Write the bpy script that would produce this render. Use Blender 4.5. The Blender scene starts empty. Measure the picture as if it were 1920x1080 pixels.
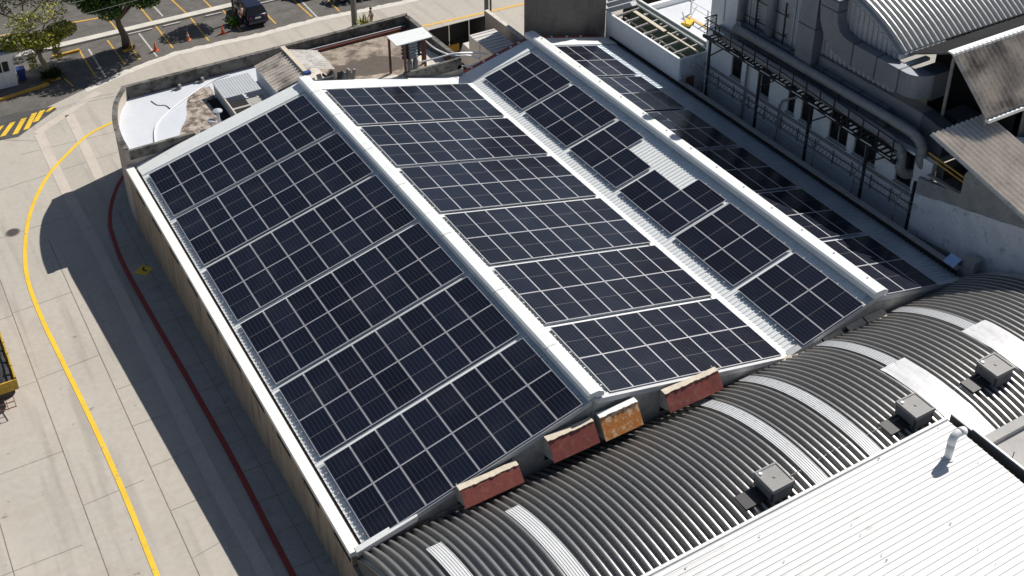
import bpy, math, random
from mathutils import Vector, Matrix
random.seed(7)
rad = math.radians
S = bpy.context.scene
C = S.collection
# ------------------------------------------------------------------ camera, sky, sun, exposure
cd = bpy.data.cameras.new('camera'); cam = bpy.data.objects.new('camera', cd); C.objects.link(cam)
cam.location = (-10.088, -29.173, 40.910)
_h, _p, _r = 0.520985, 0.536487, -0.009845
_f = Vector((math.sin(_h)*math.cos(_p), math.cos(_h)*math.cos(_p), -math.sin(_p)))
_ri = Vector((math.cos(_h), -math.sin(_h), 0)); _u = _ri.cross(_f)
_r2 = _ri*math.cos(_r) + _u*math.sin(_r); _u2 = -_ri*math.sin(_r) + _u*math.cos(_r)
cam.rotation_euler = Matrix((_r2, _u2, -_f)).transposed().to_euler()
cd.sensor_width = 36; cd.lens = 2268.31*36/1920
cd.shift_x = 26.40/1920; cd.shift_y = -316.23/1920
cd.clip_start = 0.5; cd.clip_end = 2000
S.camera = cam
SUN = Vector((1.04, 0.34, 1.0)).normalized()
w = bpy.data.worlds.new('World'); S.world = w; w.use_nodes = True
nt = w.node_tree; nt.nodes.clear()
o_ = nt.nodes.new('ShaderNodeOutputWorld'); b_ = nt.nodes.new('ShaderNodeBackground'); s_ = nt.nodes.new('ShaderNodeTexSky')
s_.sky_type = 'NISHITA'; s_.sun_disc = False
s_.sun_elevation = math.asin(SUN.z); s_.sun_rotation = math.atan2(SUN.x, SUN.y)
b_.inputs['Strength'].default_value = 0.05
nt.links.new(s_.outputs[0], b_.inputs[0]); nt.links.new(b_.outputs[0], o_.inputs[0])
sl = bpy.data.lights.new('sun', 'SUN'); sl.energy = 4.6; sl.angle = rad(0.5); sl.color = (1.0, 0.955, 0.89)
so = bpy.data.objects.new('sun', sl); C.objects.link(so); so.location = (20, 10, 60)
so.rotation_euler = (-SUN).to_track_quat('-Z', 'Y').to_euler()
S.view_settings.view_transform = 'Standard'; S.view_settings.look = 'None'
S.view_settings.exposure = 0.25; S.view_settings.gamma = 1

# ------------------------------------------------------------------ helpers
def mat(name, col, rough=0.7, metal=0.0, var=0.12, scale=1.5, fine=12.0, stain=None, bump=0.0, spec=0.5, stretch=(1, 1, 1), ior=1.5, streaks=()):
    """procedural surface: two octaves of noise on the colour, optional stains (colour, threshold, scale, softness)"""
    m = bpy.data.materials.new(name); m.use_nodes = True
    n = m.node_tree; N = n.nodes; L = n.links; p = N['Principled BSDF']
    p.inputs['Roughness'].default_value = rough; p.inputs['Metallic'].default_value = metal
    p.inputs['Specular IOR Level'].default_value = spec; p.inputs['IOR'].default_value = ior
    tc = N.new('ShaderNodeTexCoord'); mp = N.new('ShaderNodeMapping'); mp.inputs['Scale'].default_value = stretch
    L.new(tc.outputs['Object'], mp.inputs[0])
    a = N.new('ShaderNodeTexNoise'); a.inputs['Scale'].default_value = scale; a.inputs['Detail'].default_value = 6
    b = N.new('ShaderNodeTexNoise'); b.inputs['Scale'].default_value = fine; b.inputs['Detail'].default_value = 4
    L.new(mp.outputs[0], a.inputs[0]); L.new(mp.outputs[0], b.inputs[0])
    ad = N.new('ShaderNodeMath'); ad.operation = 'ADD'; L.new(a.outputs[0], ad.inputs[0]); L.new(b.outputs[0], ad.inputs[1])
    r = N.new('ShaderNodeMapRange'); r.inputs[1].default_value = 0.65; r.inputs[2].default_value = 1.35
    r.inputs[3].default_value = 1-var; r.inputs[4].default_value = 1+var; L.new(ad.outputs[0], r.inputs[0])
    mx = N.new('ShaderNodeMix'); mx.data_type = 'RGBA'; mx.blend_type = 'MULTIPLY'; mx.inputs[0].default_value = 1
    mx.inputs[6].default_value = (*col, 1); L.new(r.outputs[0], mx.inputs[7])
    out = mx.outputs[2]
    if stain:
        sc, th, ss, soft = stain
        t = N.new('ShaderNodeTexNoise'); t.inputs['Scale'].default_value = ss; t.inputs['Detail'].default_value = 8; t.inputs['Roughness'].default_value = 0.65
        L.new(mp.outputs[0], t.inputs[0])
        k = N.new('ShaderNodeMapRange'); k.inputs[1].default_value = th; k.inputs[2].default_value = th+soft; L.new(t.outputs[0], k.inputs[0])
        m2 = N.new('ShaderNodeMix'); m2.data_type = 'RGBA'; L.new(k.outputs[0], m2.inputs[0]); L.new(out, m2.inputs[6]); m2.inputs[7].default_value = (*sc, 1)
        out = m2.outputs[2]
    for (sc, th, soft, sx, sy, amt, rot) in streaks:       # long drawn-out marks: tyre tracks, runs of dirt
        mp2 = N.new('ShaderNodeMapping'); mp2.inputs['Scale'].default_value = (sx, sy, 1); mp2.inputs['Rotation'].default_value = (0, 0, rot); L.new(tc.outputs['Object'], mp2.inputs[0])
        t = N.new('ShaderNodeTexNoise'); t.inputs['Scale'].default_value = 1; t.inputs['Detail'].default_value = 5; L.new(mp2.outputs[0], t.inputs[0])
        k = N.new('ShaderNodeMapRange'); k.inputs[1].default_value = th; k.inputs[2].default_value = th+soft; k.inputs[4].default_value = amt; L.new(t.outputs[0], k.inputs[0])
        m2 = N.new('ShaderNodeMix'); m2.data_type = 'RGBA'; L.new(k.outputs[0], m2.inputs[0]); L.new(out, m2.inputs[6]); m2.inputs[7].default_value = (*sc, 1)
        out = m2.outputs[2]
    L.new(out, p.inputs['Base Color'])
    if bump:
        bp = N.new('ShaderNodeBump'); bp.inputs['Strength'].default_value = bump; bp.inputs['Distance'].default_value = 0.02
        L.new(b.outputs[0], bp.inputs['Height']); L.new(bp.outputs[0], p.inputs['Normal'])
    return m

def G(y): return max(0.0, 0.04*(28-y))          # the yard rises gently towards the near end

class MB:
    """collects shapes and links them as ONE mesh object"""
    def __init__(s): s.v = []; s.f = []
    def add(s, vs, fs):
        k = len(s.v); s.v += [tuple(p) for p in vs]; s.f += [tuple(i+k for i in q) for q in fs]; return s
    def box(s, x0, y0, z0, x1, y1, z1):
        v = [(x0,y0,z0),(x1,y0,z0),(x1,y1,z0),(x0,y1,z0),(x0,y0,z1),(x1,y0,z1),(x1,y1,z1),(x0,y1,z1)]
        return s.add(v, [(3,2,1,0),(4,5,6,7),(0,1,5,4),(1,2,6,5),(2,3,7,6),(3,0,4,7)])
    def hexa(s, v): return s.add(v, [(3,2,1,0),(4,5,6,7),(0,1,5,4),(1,2,6,5),(2,3,7,6),(3,0,4,7)])
    def bar(s, a, b, wd, ht=None, up=(0,0,1)):
        a = Vector(a); b = Vector(b); ht = ht or wd; d = (b-a).normalized(); u = Vector(up)
        if abs(d.dot(u)) > 0.95: u = Vector((1,0,0))
        r = d.cross(u).normalized()*wd/2; q = r.cross(d).normalized()*ht/2
        return s.hexa([a-r-q, a+r-q, b+r-q, b-r-q, a-r+q, a+r+q, b+r+q, b-r+q])
    def prism(s, poly, z0, z1):
        n = len(poly); A = sum(poly[i][0]*poly[(i+1)%n][1]-poly[(i+1)%n][0]*poly[i][1] for i in range(n))
        if A < 0: poly = poly[::-1]
        zz0 = (lambda y: z0) if not callable(z0) else z0
        zz1 = (lambda y: z1) if not callable(z1) else z1
        v = [(x,y,zz0(y)) for x,y in poly]+[(x,y,zz1(y)) for x,y in poly]
        return s.add(v, [tuple(range(n))[::-1], tuple(range(n,2*n))]+[(i,(i+1)%n,n+(i+1)%n,n+i) for i in range(n)])
    def slab(s, pts, off):                         # closed solid from a polygon in space and an offset vector
        n = len(pts); o = Vector(off); v = [Vector(p) for p in pts]+[Vector(p)+o for p in pts]
        return s.add(v, [tuple(range(n))[::-1], tuple(range(n,2*n))]+[(i,(i+1)%n,n+(i+1)%n,n+i) for i in range(n)])
    def tube(s, pts, r, n=10, cap=True):
        pts = [Vector(p) for p in pts]; rs = r if isinstance(r, (list, tuple)) else [r]*len(pts)
        k = len(s.v); ref = None
        for i, p in enumerate(pts):
            d = (pts[min(i+1,len(pts)-1)]-pts[max(i-1,0)]).normalized()
            if ref is None: ref = Vector((0,0,1)) if abs(d.z) < 0.9 else Vector((1,0,0))
            x = ref - d*ref.dot(d); x.normalize(); ref = x; y = d.cross(x)
            for j in range(n):
                a = 2*math.pi*j/n; s.v.append(tuple(p+(x*math.cos(a)+y*math.sin(a))*rs[i]))
        for i in range(len(pts)-1):
            for j in range(n): s.f.append((k+i*n+j, k+i*n+(j+1)%n, k+(i+1)*n+(j+1)%n, k+(i+1)*n+j))
        if cap: s.f.append(tuple(k+j for j in range(n))[::-1]); s.f.append(tuple(k+(len(pts)-1)*n+j for j in range(n)))
        return s
    def ribbon(s, pts, wd, dz, step=0.4):          # painted band following the ground
        P = resample(pts, step); n = len(P); k = len(s.v)
        for i in range(n):
            d = Vector(P[min(i+1,n-1)])-Vector(P[max(i-1,0)]); d.normalize(); nx = Vector((-d.y, d.x))*wd/2
            for sg in (1,-1):
                x = P[i][0]+sg*nx.x; y = P[i][1]+sg*nx.y; s.v.append((x,y,G(y)+dz))
        for i in range(n-1): s.f.append((k+2*i+1, k+2*i+3, k+2*i+2, k+2*i))
        return s
    def build(s, name, m, parent=None, smooth=False):
        me = bpy.data.meshes.new(name); me.from_pydata(s.v, [], s.f); me.update()
        if smooth:
            for p in me.polygons: p.use_smooth = True
        o = bpy.data.objects.new(name, me); C.objects.link(o)
        if m: me.materials.append(m)
        if parent: o.parent = parent
        return o
def resample(pts, step):
    out = []
    for a, b in zip(pts[:-1], pts[1:]):
        a = Vector(a[:2]); b = Vector(b[:2]); n = max(1, int((b-a).length/step))
        ts = [i/n for i in range(n)]
        if (a.y-28)*(b.y-28) < 0: ts = sorted(set(ts+[(28-a.y)/(b.y-a.y)]))
        out += [(a.lerp(b,t).x, a.lerp(b,t).y) for t in ts]
    out.append(tuple(pts[-1][:2])); return out
def smoothline(pts, n=8):                          # Catmull-Rom
    P = [Vector(p) for p in pts]; P = [P[0]*2-P[1]]+P+[P[-1]*2-P[-2]]; out = []
    for i in range(1, len(P)-2):
        for k in range(n):
            t = k/n; a,b,c,d = P[i-1:i+3]
            out.append(tuple(0.5*((2*b)+(c-a)*t+(2*a-5*b+4*c-d)*t*t+(3*b-a-3*c+d)*t**3)))
    out.append(tuple(P[-2])); return out
def tag(o, label, cat, group=None):
    o['label'] = label; o['category'] = cat
    if group: o['group'] = group
    return o
def thing(name, label, cat, loc=(0,0,0), rz=0, group=None):
    o = bpy.data.objects.new(name, None); C.objects.link(o); o.location = loc; o.rotation_euler = (0,0,rz); o.empty_display_size = 0.2
    return tag(o, label, cat, group)
def structure(o): o['kind'] = 'structure'; return o
def copy_tree(o, parent=None):
    c = o.copy(); C.objects.link(c); c.parent = parent
    for ch in list(o.children): copy_tree(ch, c)
    return c
def corr(m, P, U, V, nu, prof, nv=1, nrm=None):
    """corrugated sheet: P origin, U full vector across the ribs, V along the ribs; prof = [(t, h)] over one pitch"""
    P, U, V = Vector(P), Vector(U), Vector(V); N = nrm or U.cross(V).normalized()
    if N.z < 0: N = -N
    k = len(m.v); cols = []
    for i in range(nu):
        for t, h in prof: cols.append(((i+t)/nu, h))
    cols.append((1.0, prof[0][1]))
    for j in range(nv+1):
        for t, h in cols: m.v.append(tuple(P+U*t+V*(j/nv)+N*h))
    n = len(cols); flip = U.cross(V).z < 0
    for j in range(nv):
        for i in range(n-1):
            q = (k+j*n+i, k+j*n+i+1, k+(j+1)*n+i+1, k+(j+1)*n+i); m.f.append(q[::-1] if flip else q)
    return m
WAVE = [(i/6, 0.5-0.5*math.cos(2*math.pi*i/6)) for i in range(6)]
def wave(h): return [(t, a*h) for t, a in WAVE]

# ------------------------------------------------------------------ materials
M = {}
M['yard'] = mat('yard_concrete', (0.45,0.412,0.36), 0.85, var=0.09, scale=0.22, fine=3.5, stain=((0.375,0.333,0.28),0.54,0.55,0.3), bump=0.1, streaks=(((0.24,0.21,0.18),0.56,0.16,1.3,0.07,0.4,0.04),((0.22,0.195,0.165),0.58,0.14,1.6,0.10,0.35,0.75),((0.53,0.485,0.425),0.56,0.2,0.7,0.05,0.5,0.0),((0.17,0.15,0.13),0.70,0.05,2.2,2.6,0.7,0.3)))
M['patch'] = mat('pale_concrete', (0.54,0.485,0.42), 0.85, var=0.08, scale=0.6, fine=6, stain=((0.46,0.41,0.35),0.52,1.6,0.2))
M['asphalt'] = mat('asphalt', (0.12,0.11,0.10), 0.9, var=0.4, scale=0.8, fine=7, stain=((0.19,0.175,0.155),0.52,1.2,0.3), bump=0.2)
M['asphalt_dark'] = mat('dark_tarmac', (0.075,0.073,0.072), 0.9, var=0.25, scale=2, fine=12)
M['kerbstone'] = mat('pale_kerb', (0.62,0.58,0.52), 0.85, var=0.15, scale=1.5, fine=9)
M['joint'] = mat('joint_filler', (0.225,0.197,0.167), 0.9, var=0.3, scale=2, fine=8)
M['yellow'] = mat('yellow_paint', (0.80,0.52,0.035), 0.6, var=0.14, scale=1.2, fine=9, stain=((0.44,0.34,0.19),0.59,2.8,0.10))
M['yellow_worn'] = mat('worn_yellow_paint', (0.62,0.36,0.05), 0.7, var=0.2, scale=2, fine=9, stain=((0.22,0.19,0.15),0.54,4.0,0.12))
M['yellow_soft'] = mat('faded_yellow_paint', (0.68,0.42,0.09), 0.7, var=0.15, scale=2, fine=9, stain=((0.52,0.42,0.28),0.56,3.0,0.15))
M['white_line'] = mat('worn_white_paint', (0.5,0.49,0.46), 0.7, var=0.2, scale=2, fine=9, stain=((0.2,0.19,0.18),0.56,4.0,0.12))
M['redkerb'] = mat('red_kerb_paint', (0.30,0.035,0.028), 0.65, var=0.2, scale=2, fine=9, stain=((0.16,0.06,0.05),0.58,3.0,0.15))
M['walk'] = mat('sidewalk_concrete', (0.38,0.36,0.33), 0.85, var=0.14, scale=0.7, fine=6, stain=((0.24,0.22,0.20),0.55,1.3,0.25))
M['jointpale'] = mat('pale_joint_filler', (0.27,0.24,0.205), 0.9, var=0.3, scale=2, fine=8)
M['iron'] = mat('cast_iron', (0.10,0.09,0.08), 0.6, metal=0.4, var=0.25, scale=8, fine=30)
M['roof'] = mat('white_roof_sheet', (0.76,0.785,0.78), 0.42, var=0.06, scale=0.7, fine=6, stain=((0.54,0.55,0.53),0.62,2.2,0.18))
M['roof2'] = mat('bright_white_roof', (0.72,0.72,0.715), 0.5, var=0.05, scale=0.6, fine=6, stain=((0.62,0.62,0.605),0.58,1.6,0.2), streaks=(((0.54,0.535,0.515),0.56,0.2,0.12,3.5,0.55,0.0),((0.42,0.41,0.39),0.68,0.08,1.2,1.6,0.5,0.2)))
M['flash'] = mat('white_flashing', (0.78,0.80,0.79), 0.4, var=0.06, scale=1.2, fine=7, stain=((0.58,0.58,0.56),0.60,2.2,0.18))
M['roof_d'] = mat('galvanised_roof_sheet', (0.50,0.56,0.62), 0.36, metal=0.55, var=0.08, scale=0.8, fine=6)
M['cap_side'] = mat('galvanised_strip', (0.42,0.46,0.50), 0.35, metal=0.55, var=0.2, scale=2.5, fine=14)
M['gutter'] = mat('white_gutter', (0.86,0.84,0.80), 0.45, var=0.05, scale=1.5, fine=6, stain=((0.66,0.62,0.55),0.66,2.5,0.15))
M['alu'] = mat('aluminium_frame', (0.54,0.54,0.57), 0.38, metal=0.25, var=0.06, scale=2, fine=10)
M['roadwall'] = mat('stained_road_wall', (0.36,0.285,0.215), 0.9, var=0.22, scale=1.0, fine=7, stain=((0.15,0.11,0.085),0.50,1.6,0.22), stretch=(1,1.6,0.35), bump=0.1)
M['gable'] = mat('grey_gable_concrete', (0.37,0.36,0.34), 0.9, var=0.2, scale=1.0, fine=6, stain=((0.20,0.19,0.18),0.52,1.4,0.22), bump=0.1)
M['gable_trim'] = mat('grey_painted_trim', (0.50,0.51,0.52), 0.5, var=0.08, scale=2, fine=9)
M['slot'] = mat('dark_opening', (0.012,0.011,0.010), 0.9, var=0.2)
M['redhood'] = mat('oxide_red_sheet', (0.23,0.06,0.045), 0.55, var=0.2, scale=2, fine=8, stain=((0.33,0.15,0.115),0.54,2.6,0.2), streaks=(((0.12,0.04,0.03),0.58,0.12,3.5,0.8,0.6,0.0),))
M['rust'] = mat('orange_rusted_sheet', (0.58,0.21,0.05), 0.8, var=0.2, scale=4, fine=14, stain=((0.74,0.52,0.30),0.49,3.2,0.10))
M['putty'] = mat('cream_sealant', (0.60,0.53,0.42), 0.8, var=0.18, scale=4, fine=16, stain=((0.4,0.34,0.26),0.60,7.0,0.12))
M['barrel'] = mat('weathered_metal_sheet', (0.165,0.161,0.155), 0.37, metal=0.0, var=0.16, scale=0.6, fine=8, stain=((0.20,0.185,0.17),0.58,1.3,0.25), spec=1.0, ior=1.95)
M['ribroof'] = mat('bright_metal_sheet', (0.30,0.315,0.32), 0.42, metal=0.0, var=0.08, scale=0.6, fine=8, spec=1.0, ior=2.1)
M['skylight'] = mat('white_translucent_strip', (0.66,0.67,0.67), 0.4, var=0.05, scale=1.2, fine=9, stain=((0.55,0.55,0.54),0.63,2.0,0.2))
M['patchsheet'] = mat('silver_flashing_membrane', (0.66,0.66,0.67), 0.35, var=0.10, scale=0.9, fine=5, stain=((0.58,0.58,0.58),0.58,1.4,0.2), bump=0.5)
M['cooler'] = mat('grey_plastic_lid', (0.25,0.245,0.24), 0.6, var=0.14, scale=2, fine=12, stain=((0.17,0.165,0.16),0.55,3.0,0.2))
M['cooler_dark'] = mat('dark_grey_louvre', (0.05,0.05,0.05), 0.6, var=0.15, scale=3, fine=14)
M['gutterdark'] = mat('dark_steel_gutter', (0.10,0.105,0.11), 0.5, metal=0.3, var=0.2, scale=2, fine=9)
M['conc'] = mat('grey_flat_roof', (0.42,0.41,0.40), 0.9, var=0.10, scale=0.8, fine=6, stain=((0.36,0.33,0.31),0.55,1.5,0.25))
M['whitewall'] = mat('white_rendered_wall', (0.86,0.87,0.88), 0.8, var=0.06, scale=0.9, fine=6, stain=((0.62,0.62,0.62),0.58,1.7,0.2), stretch=(1,1,0.5))
M['plaster'] = mat('whitewashed_plaster', (0.68,0.69,0.72), 0.9, var=0.15, scale=1.0, fine=7, stain=((0.38,0.38,0.39),0.55,1.5,0.16), bump=0.2)
M['greyplaster'] = mat('grey_cement_render', (0.30,0.30,0.29), 0.9, var=0.2, scale=1.2, fine=7, stain=((0.21,0.20,0.19),0.52,2.0,0.2), bump=0.2)
M['plinth'] = mat('dark_plinth', (0.13,0.125,0.12), 0.9, var=0.25, scale=1.2, fine=8)
M['glass'] = mat('dark_window_glass', (0.018,0.018,0.02), 0.15, var=0.3, scale=0.8)
M['sill'] = mat('grey_sill', (0.34,0.33,0.31), 0.8, var=0.15, scale=2)
M['black'] = mat('black_steel', (0.022,0.022,0.024), 0.5, metal=0.2, var=0.2, scale=3)
M['duct'] = mat('galvanised_duct', (0.22,0.24,0.275), 0.45, metal=0.35, var=0.14, scale=1.2, fine=7)
M['ductdark'] = mat('dull_grey_box', (0.10,0.115,0.14), 0.55, metal=0.2, var=0.18, scale=1.2, fine=7)
M['pipe'] = mat('grey_pipe', (0.31,0.31,0.305), 0.55, metal=0.2, var=0.18, scale=2, fine=9)
M['whitepipe'] = mat('white_pvc', (0.78,0.79,0.80), 0.35, var=0.04, scale=2)
M['asb'] = mat('old_fibre_cement', (0.62,0.55,0.48), 0.9, var=0.25, scale=0.9, fine=9, stain=((0.14,0.12,0.105),0.44,0.7,0.28))
M['asb_grey'] = mat('pale_grey_fibre_cement', (0.50,0.48,0.45), 0.9, var=0.25, scale=1.2, fine=9, stain=((0.24,0.22,0.20),0.50,1.6,0.2))
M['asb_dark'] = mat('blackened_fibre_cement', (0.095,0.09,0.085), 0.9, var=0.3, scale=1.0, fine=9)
M['asb_light'] = mat('lichen_fibre_cement', (0.66,0.60,0.53), 0.9, var=0.2, scale=1.2, fine=9, stain=((0.30,0.265,0.235),0.58,1.4,0.22))
M['darkblock'] = mat('grimy_concrete', (0.22,0.19,0.165), 0.9, var=0.2, scale=0.8, fine=6, stain=((0.12,0.10,0.09),0.50,1.1,0.25), stretch=(1,1,0.6), bump=0.1)
M['parapet'] = mat('mouldy_parapet', (0.17,0.16,0.145), 0.95, var=0.3, scale=1.5, fine=9, stain=((0.05,0.046,0.04),0.47,2.0,0.16), bump=0.2)
M['annexwall'] = mat('annex_render', (0.48,0.42,0.36), 0.9, var=0.15, scale=1.0, fine=7, stain=((0.25,0.21,0.18),0.56,1.8,0.22))
M['whiteroof'] = mat('white_roof_coating', (0.60,0.625,0.67), 0.6, var=0.06, scale=0.6, fine=5, stain=((0.56,0.57,0.59),0.62,1.2,0.2))
M['terrace'] = mat('stained_terrace', (0.36,0.30,0.24), 0.9, var=0.35, scale=1.0, fine=6, stain=((0.12,0.09,0.07),0.46,0.8,0.14), bump=0.15)
M['stainpatch'] = mat('flaking_roof_coat', (0.42,0.36,0.31), 0.9, var=0.3, scale=2.5, fine=9, stain=((0.13,0.10,0.08),0.45,2.0,0.12))
M['wet'] = mat('damp_stain', (0.10,0.078,0.062), 0.75, var=0.2, scale=2, fine=8)
M['rubble'] = mat('broken_pale_render', (0.64,0.60,0.54), 0.9, var=0.2, scale=2.5, fine=9, stain=((0.40,0.34,0.28),0.55,3.0,0.15))
M['tin'] = mat('grey_tin_sheet', (0.42,0.44,0.46), 0.6, metal=0.1, var=0.1, scale=1.5, fine=8)
M['redsteel'] = mat('red_oxide_steel', (0.16,0.05,0.04), 0.6, var=0.2, scale=3)
M['redtrim'] = mat('red_painted_trim', (0.30,0.055,0.045), 0.55, var=0.15, scale=2)
M['green'] = mat('dark_green_paint', (0.02,0.045,0.032), 0.7, var=0.25, scale=2)
M['steelgrey'] = mat('grey_steel_beam', (0.30,0.29,0.28), 0.6, metal=0.2, var=0.2, scale=3)
M['rubber'] = mat('tyre_rubber', (0.02,0.02,0.02), 0.85, var=0.2, scale=6)
M['carpaint'] = mat('dark_blue_car_paint', (0.018,0.022,0.05), 0.22, metal=0.2, var=0.05, scale=2)
M['carpaint2'] = mat('dark_grey_car_paint', (0.02,0.021,0.024), 0.25, metal=0.2, var=0.05, scale=2)
M['taillight'] = mat('red_lamp_lens', (0.42,0.02,0.015), 0.2, var=0.05)
M['plate'] = mat('pale_number_plate', (0.6,0.6,0.58), 0.5, var=0.05)
M['cone'] = mat('orange_cone', (0.72,0.12,0.045), 0.6, var=0.1, scale=5)
M['cone2'] = mat('faded_orange_cone', (0.62,0.24,0.09), 0.6, var=0.15, scale=5)
M['conewhite'] = mat('white_cone_sleeve', (0.75,0.72,0.68), 0.5, var=0.05)
M['bark'] = mat('tree_bark', (0.13,0.10,0.075), 0.95, var=0.3, scale=3, fine=14, bump=0.4)
M['barkpale'] = mat('pale_tree_bark', (0.26,0.22,0.16), 0.95, var=0.3, scale=3, fine=14, bump=0.4)
M['bluebin'] = mat('blue_plastic', (0.02,0.05,0.22), 0.5, var=0.1)
M['bluefilm'] = mat('pale_blue_panel', (0.42,0.58,0.85), 0.25, var=0.12, scale=2)
M['truckwhite'] = mat('white_truck_body', (0.62,0.60,0.58), 0.5, var=0.06, scale=1.2, stain=((0.45,0.42,0.40),0.6,2.0,0.2))
M['yellowsteel'] = mat('yellow_truck_steel', (0.52,0.32,0.03), 0.5, var=0.2, scale=3, fine=12, stain=((0.16,0.10,0.04),0.58,3.5,0.15))
M['tarp'] = mat('black_tarpaulin', (0.018,0.018,0.02), 0.38, var=0.3, scale=3, fine=9, bump=0.9)
M['polegrey'] = mat('grey_utility_pole', (0.17,0.17,0.16), 0.8, var=0.15, scale=2)
M['skin'] = mat('skin', (0.33,0.19,0.13), 0.6, var=0.04)
M['pink'] = mat('pale_pink_cloth', (0.62,0.45,0.43), 0.85, var=0.08, scale=8)
M['darkcloth'] = mat('dark_cloth', (0.02,0.022,0.026), 0.9, var=0.15, scale=8)
M['palecloth'] = mat('pale_cloth', (0.62,0.60,0.56), 0.9, var=0.1, scale=8)
M['hair'] = mat('dark_hair', (0.012,0.010,0.009), 0.6, var=0.2, scale=20)
M['brown'] = mat('rusty_brown_sheet', (0.15,0.065,0.035), 0.7, var=0.25, scale=2)
M['moss'] = mat('moss', (0.10,0.11,0.03), 0.95, var=0.4, scale=5)
M['wire'] = mat('thin_grey_wire', (0.20,0.20,0.20), 0.6, var=0.1)
M['leaf'] = mat('green_leaf', (0.09,0.185,0.022), 0.6, var=0.45, scale=1.2, fine=5)
M['leaf_y'] = mat('yellow_green_leaf', (0.32,0.33,0.035), 0.65, var=0.4, scale=1.2, fine=5)
M['leaf_dry'] = mat('dry_olive_leaf', (0.15,0.125,0.06), 0.8, var=0.4, scale=1.2, fine=5)
M['leaf_dark'] = mat('dark_leaf', (0.03,0.055,0.014), 0.65, var=0.4, scale=1.2, fine=5)

def cell_material():
    m = bpy.data.materials.new('solar_cells'); m.use_nodes = True; n = m.node_tree; N = n.nodes; L = n.links; p = N['Principled BSDF']
    tc = N.new('ShaderNodeTexCoord'); sp = N.new('ShaderNodeSeparateXYZ'); L.new(tc.outputs['Object'], sp.inputs[0])
    def lines(sock, pitch, width, off=0.0):
        a = N.new('ShaderNodeMath'); a.operation = 'MULTIPLY_ADD'; a.inputs[1].default_value = 1/pitch; a.inputs[2].default_value = off+100
        L.new(sock, a.inputs[0])
        f = N.new('ShaderNodeMath'); f.operation = 'FRACT'; L.new(a.outputs[0], f.inputs[0])
        g = N.new('ShaderNodeMath'); g.operation = 'LESS_THAN'; g.inputs[1].default_value = width/pitch; L.new(f.outputs[0], g.inputs[0])
        return g.outputs[0]
    lx = lines(sp.outputs['X'], 1.10/6, 0.014, 0.03)       # gaps between the six cell columns
    ly = lines(sp.outputs['Y'], 2.16/24, 0.004, 0.02)      # cell rows
    ab = N.new('ShaderNodeMath'); ab.operation = 'ABSOLUTE'; L.new(sp.outputs['Y'], ab.inputs[0])
    mid = N.new('ShaderNodeMath'); mid.operation = 'LESS_THAN'; mid.inputs[1].default_value = 0.014; L.new(ab.outputs[0], mid.inputs[0])
    oi = N.new('ShaderNodeObjectInfo')
    rv = N.new('ShaderNodeMapRange'); rv.inputs[3].default_value = 0.75; rv.inputs[4].default_value = 1.3; L.new(oi.outputs['Random'], rv.inputs[0])
    base = N.new('ShaderNodeMix'); base.data_type = 'RGBA'; base.blend_type = 'MULTIPLY'; base.inputs[0].default_value = 1
    base.inputs[6].default_value = (0.0075,0.0105,0.022,1); L.new(rv.outputs[0], base.inputs[7])
    prev = base.outputs[2]
    for fac, col in ((ly, (0.016,0.016,0.019)), (lx, (0.05,0.049,0.05)), (mid.outputs[0], (0.12,0.12,0.125))):
        x = N.new('ShaderNodeMix'); x.data_type = 'RGBA'; L.new(fac, x.inputs[0]); L.new(prev, x.inputs[6]); x.inputs[7].default_value = (*col,1); prev = x.outputs[2]
    gc = N.new('ShaderNodeNewGeometry'); dn = N.new('ShaderNodeTexNoise'); dn.inputs['Scale'].default_value = 0.55; dn.inputs['Detail'].default_value = 7; L.new(gc.outputs['Position'], dn.inputs[0])
    dk = N.new('ShaderNodeMapRange'); dk.inputs[1].default_value = 0.50; dk.inputs[2].default_value = 0.80; dk.inputs[4].default_value = 0.10; L.new(dn.outputs[0], dk.inputs[0])
    dx = N.new('ShaderNodeMix'); dx.data_type = 'RGBA'; L.new(dk.outputs[0], dx.inputs[0]); L.new(prev, dx.inputs[6]); dx.inputs[7].default_value = (0.10,0.108,0.125,1); prev = dx.outputs[2]
    L.new(prev, p.inputs['Base Color'])
    ns = N.new('ShaderNodeTexNoise'); ns.inputs['Scale'].default_value = 3; L.new(tc.outputs['Object'], ns.inputs[0])
    rr = N.new('ShaderNodeMapRange'); rr.inputs[3].default_value = 0.14; rr.inputs[4].default_value = 0.26; L.new(ns.outputs[0], rr.inputs[0]); L.new(rr.outputs[0], p.inputs['Roughness'])
    p.inputs['Specular IOR Level'].default_value = 0.25
    return m
M['cells'] = cell_material()

# ------------------------------------------------------------------ ground
g = MB(); ys = [-120, -40, 0, 28, 60, 400]; xs = [-260, -60, 0, 60, 260]
for y in ys:
    for x in xs: g.v.append((x, y, G(max(y,-40))))
for j in range(len(ys)-1):
    for i in range(len(xs)-1): k = j*len(xs)+i; g.f.append((k, k+1, k+1+len(xs), k+len(xs)))
structure(g.build('yard_ground', M['yard']))
def flat(name, poly, dz, m):
    b = MB(); b.add([(x,y,G(y)+dz) for x,y in poly], [tuple(range(len(poly)))]); o = b.build(name, m); return structure(o)
def area(poly): return sum(poly[i][0]*poly[(i+1)%len(poly)][1]-poly[(i+1)%len(poly)][0]*poly[i][1] for i in range(len(poly)))
edge = [(60,49.6),(26.4,50.2),(20,50.85),(14.8,50.7),(8.7,51.0),(4.5,49.9),(1.2,48.6),(-1.2,47.6),(-2.6,46.4),(-4.0,45.0),(-9,45.0),(-40,47)]
flat('parking_asphalt', [(-60,120),(-60,47)]+edge[::-1]+[(60,120)], 0.006, M['asphalt'])
kb = MB()
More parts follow.
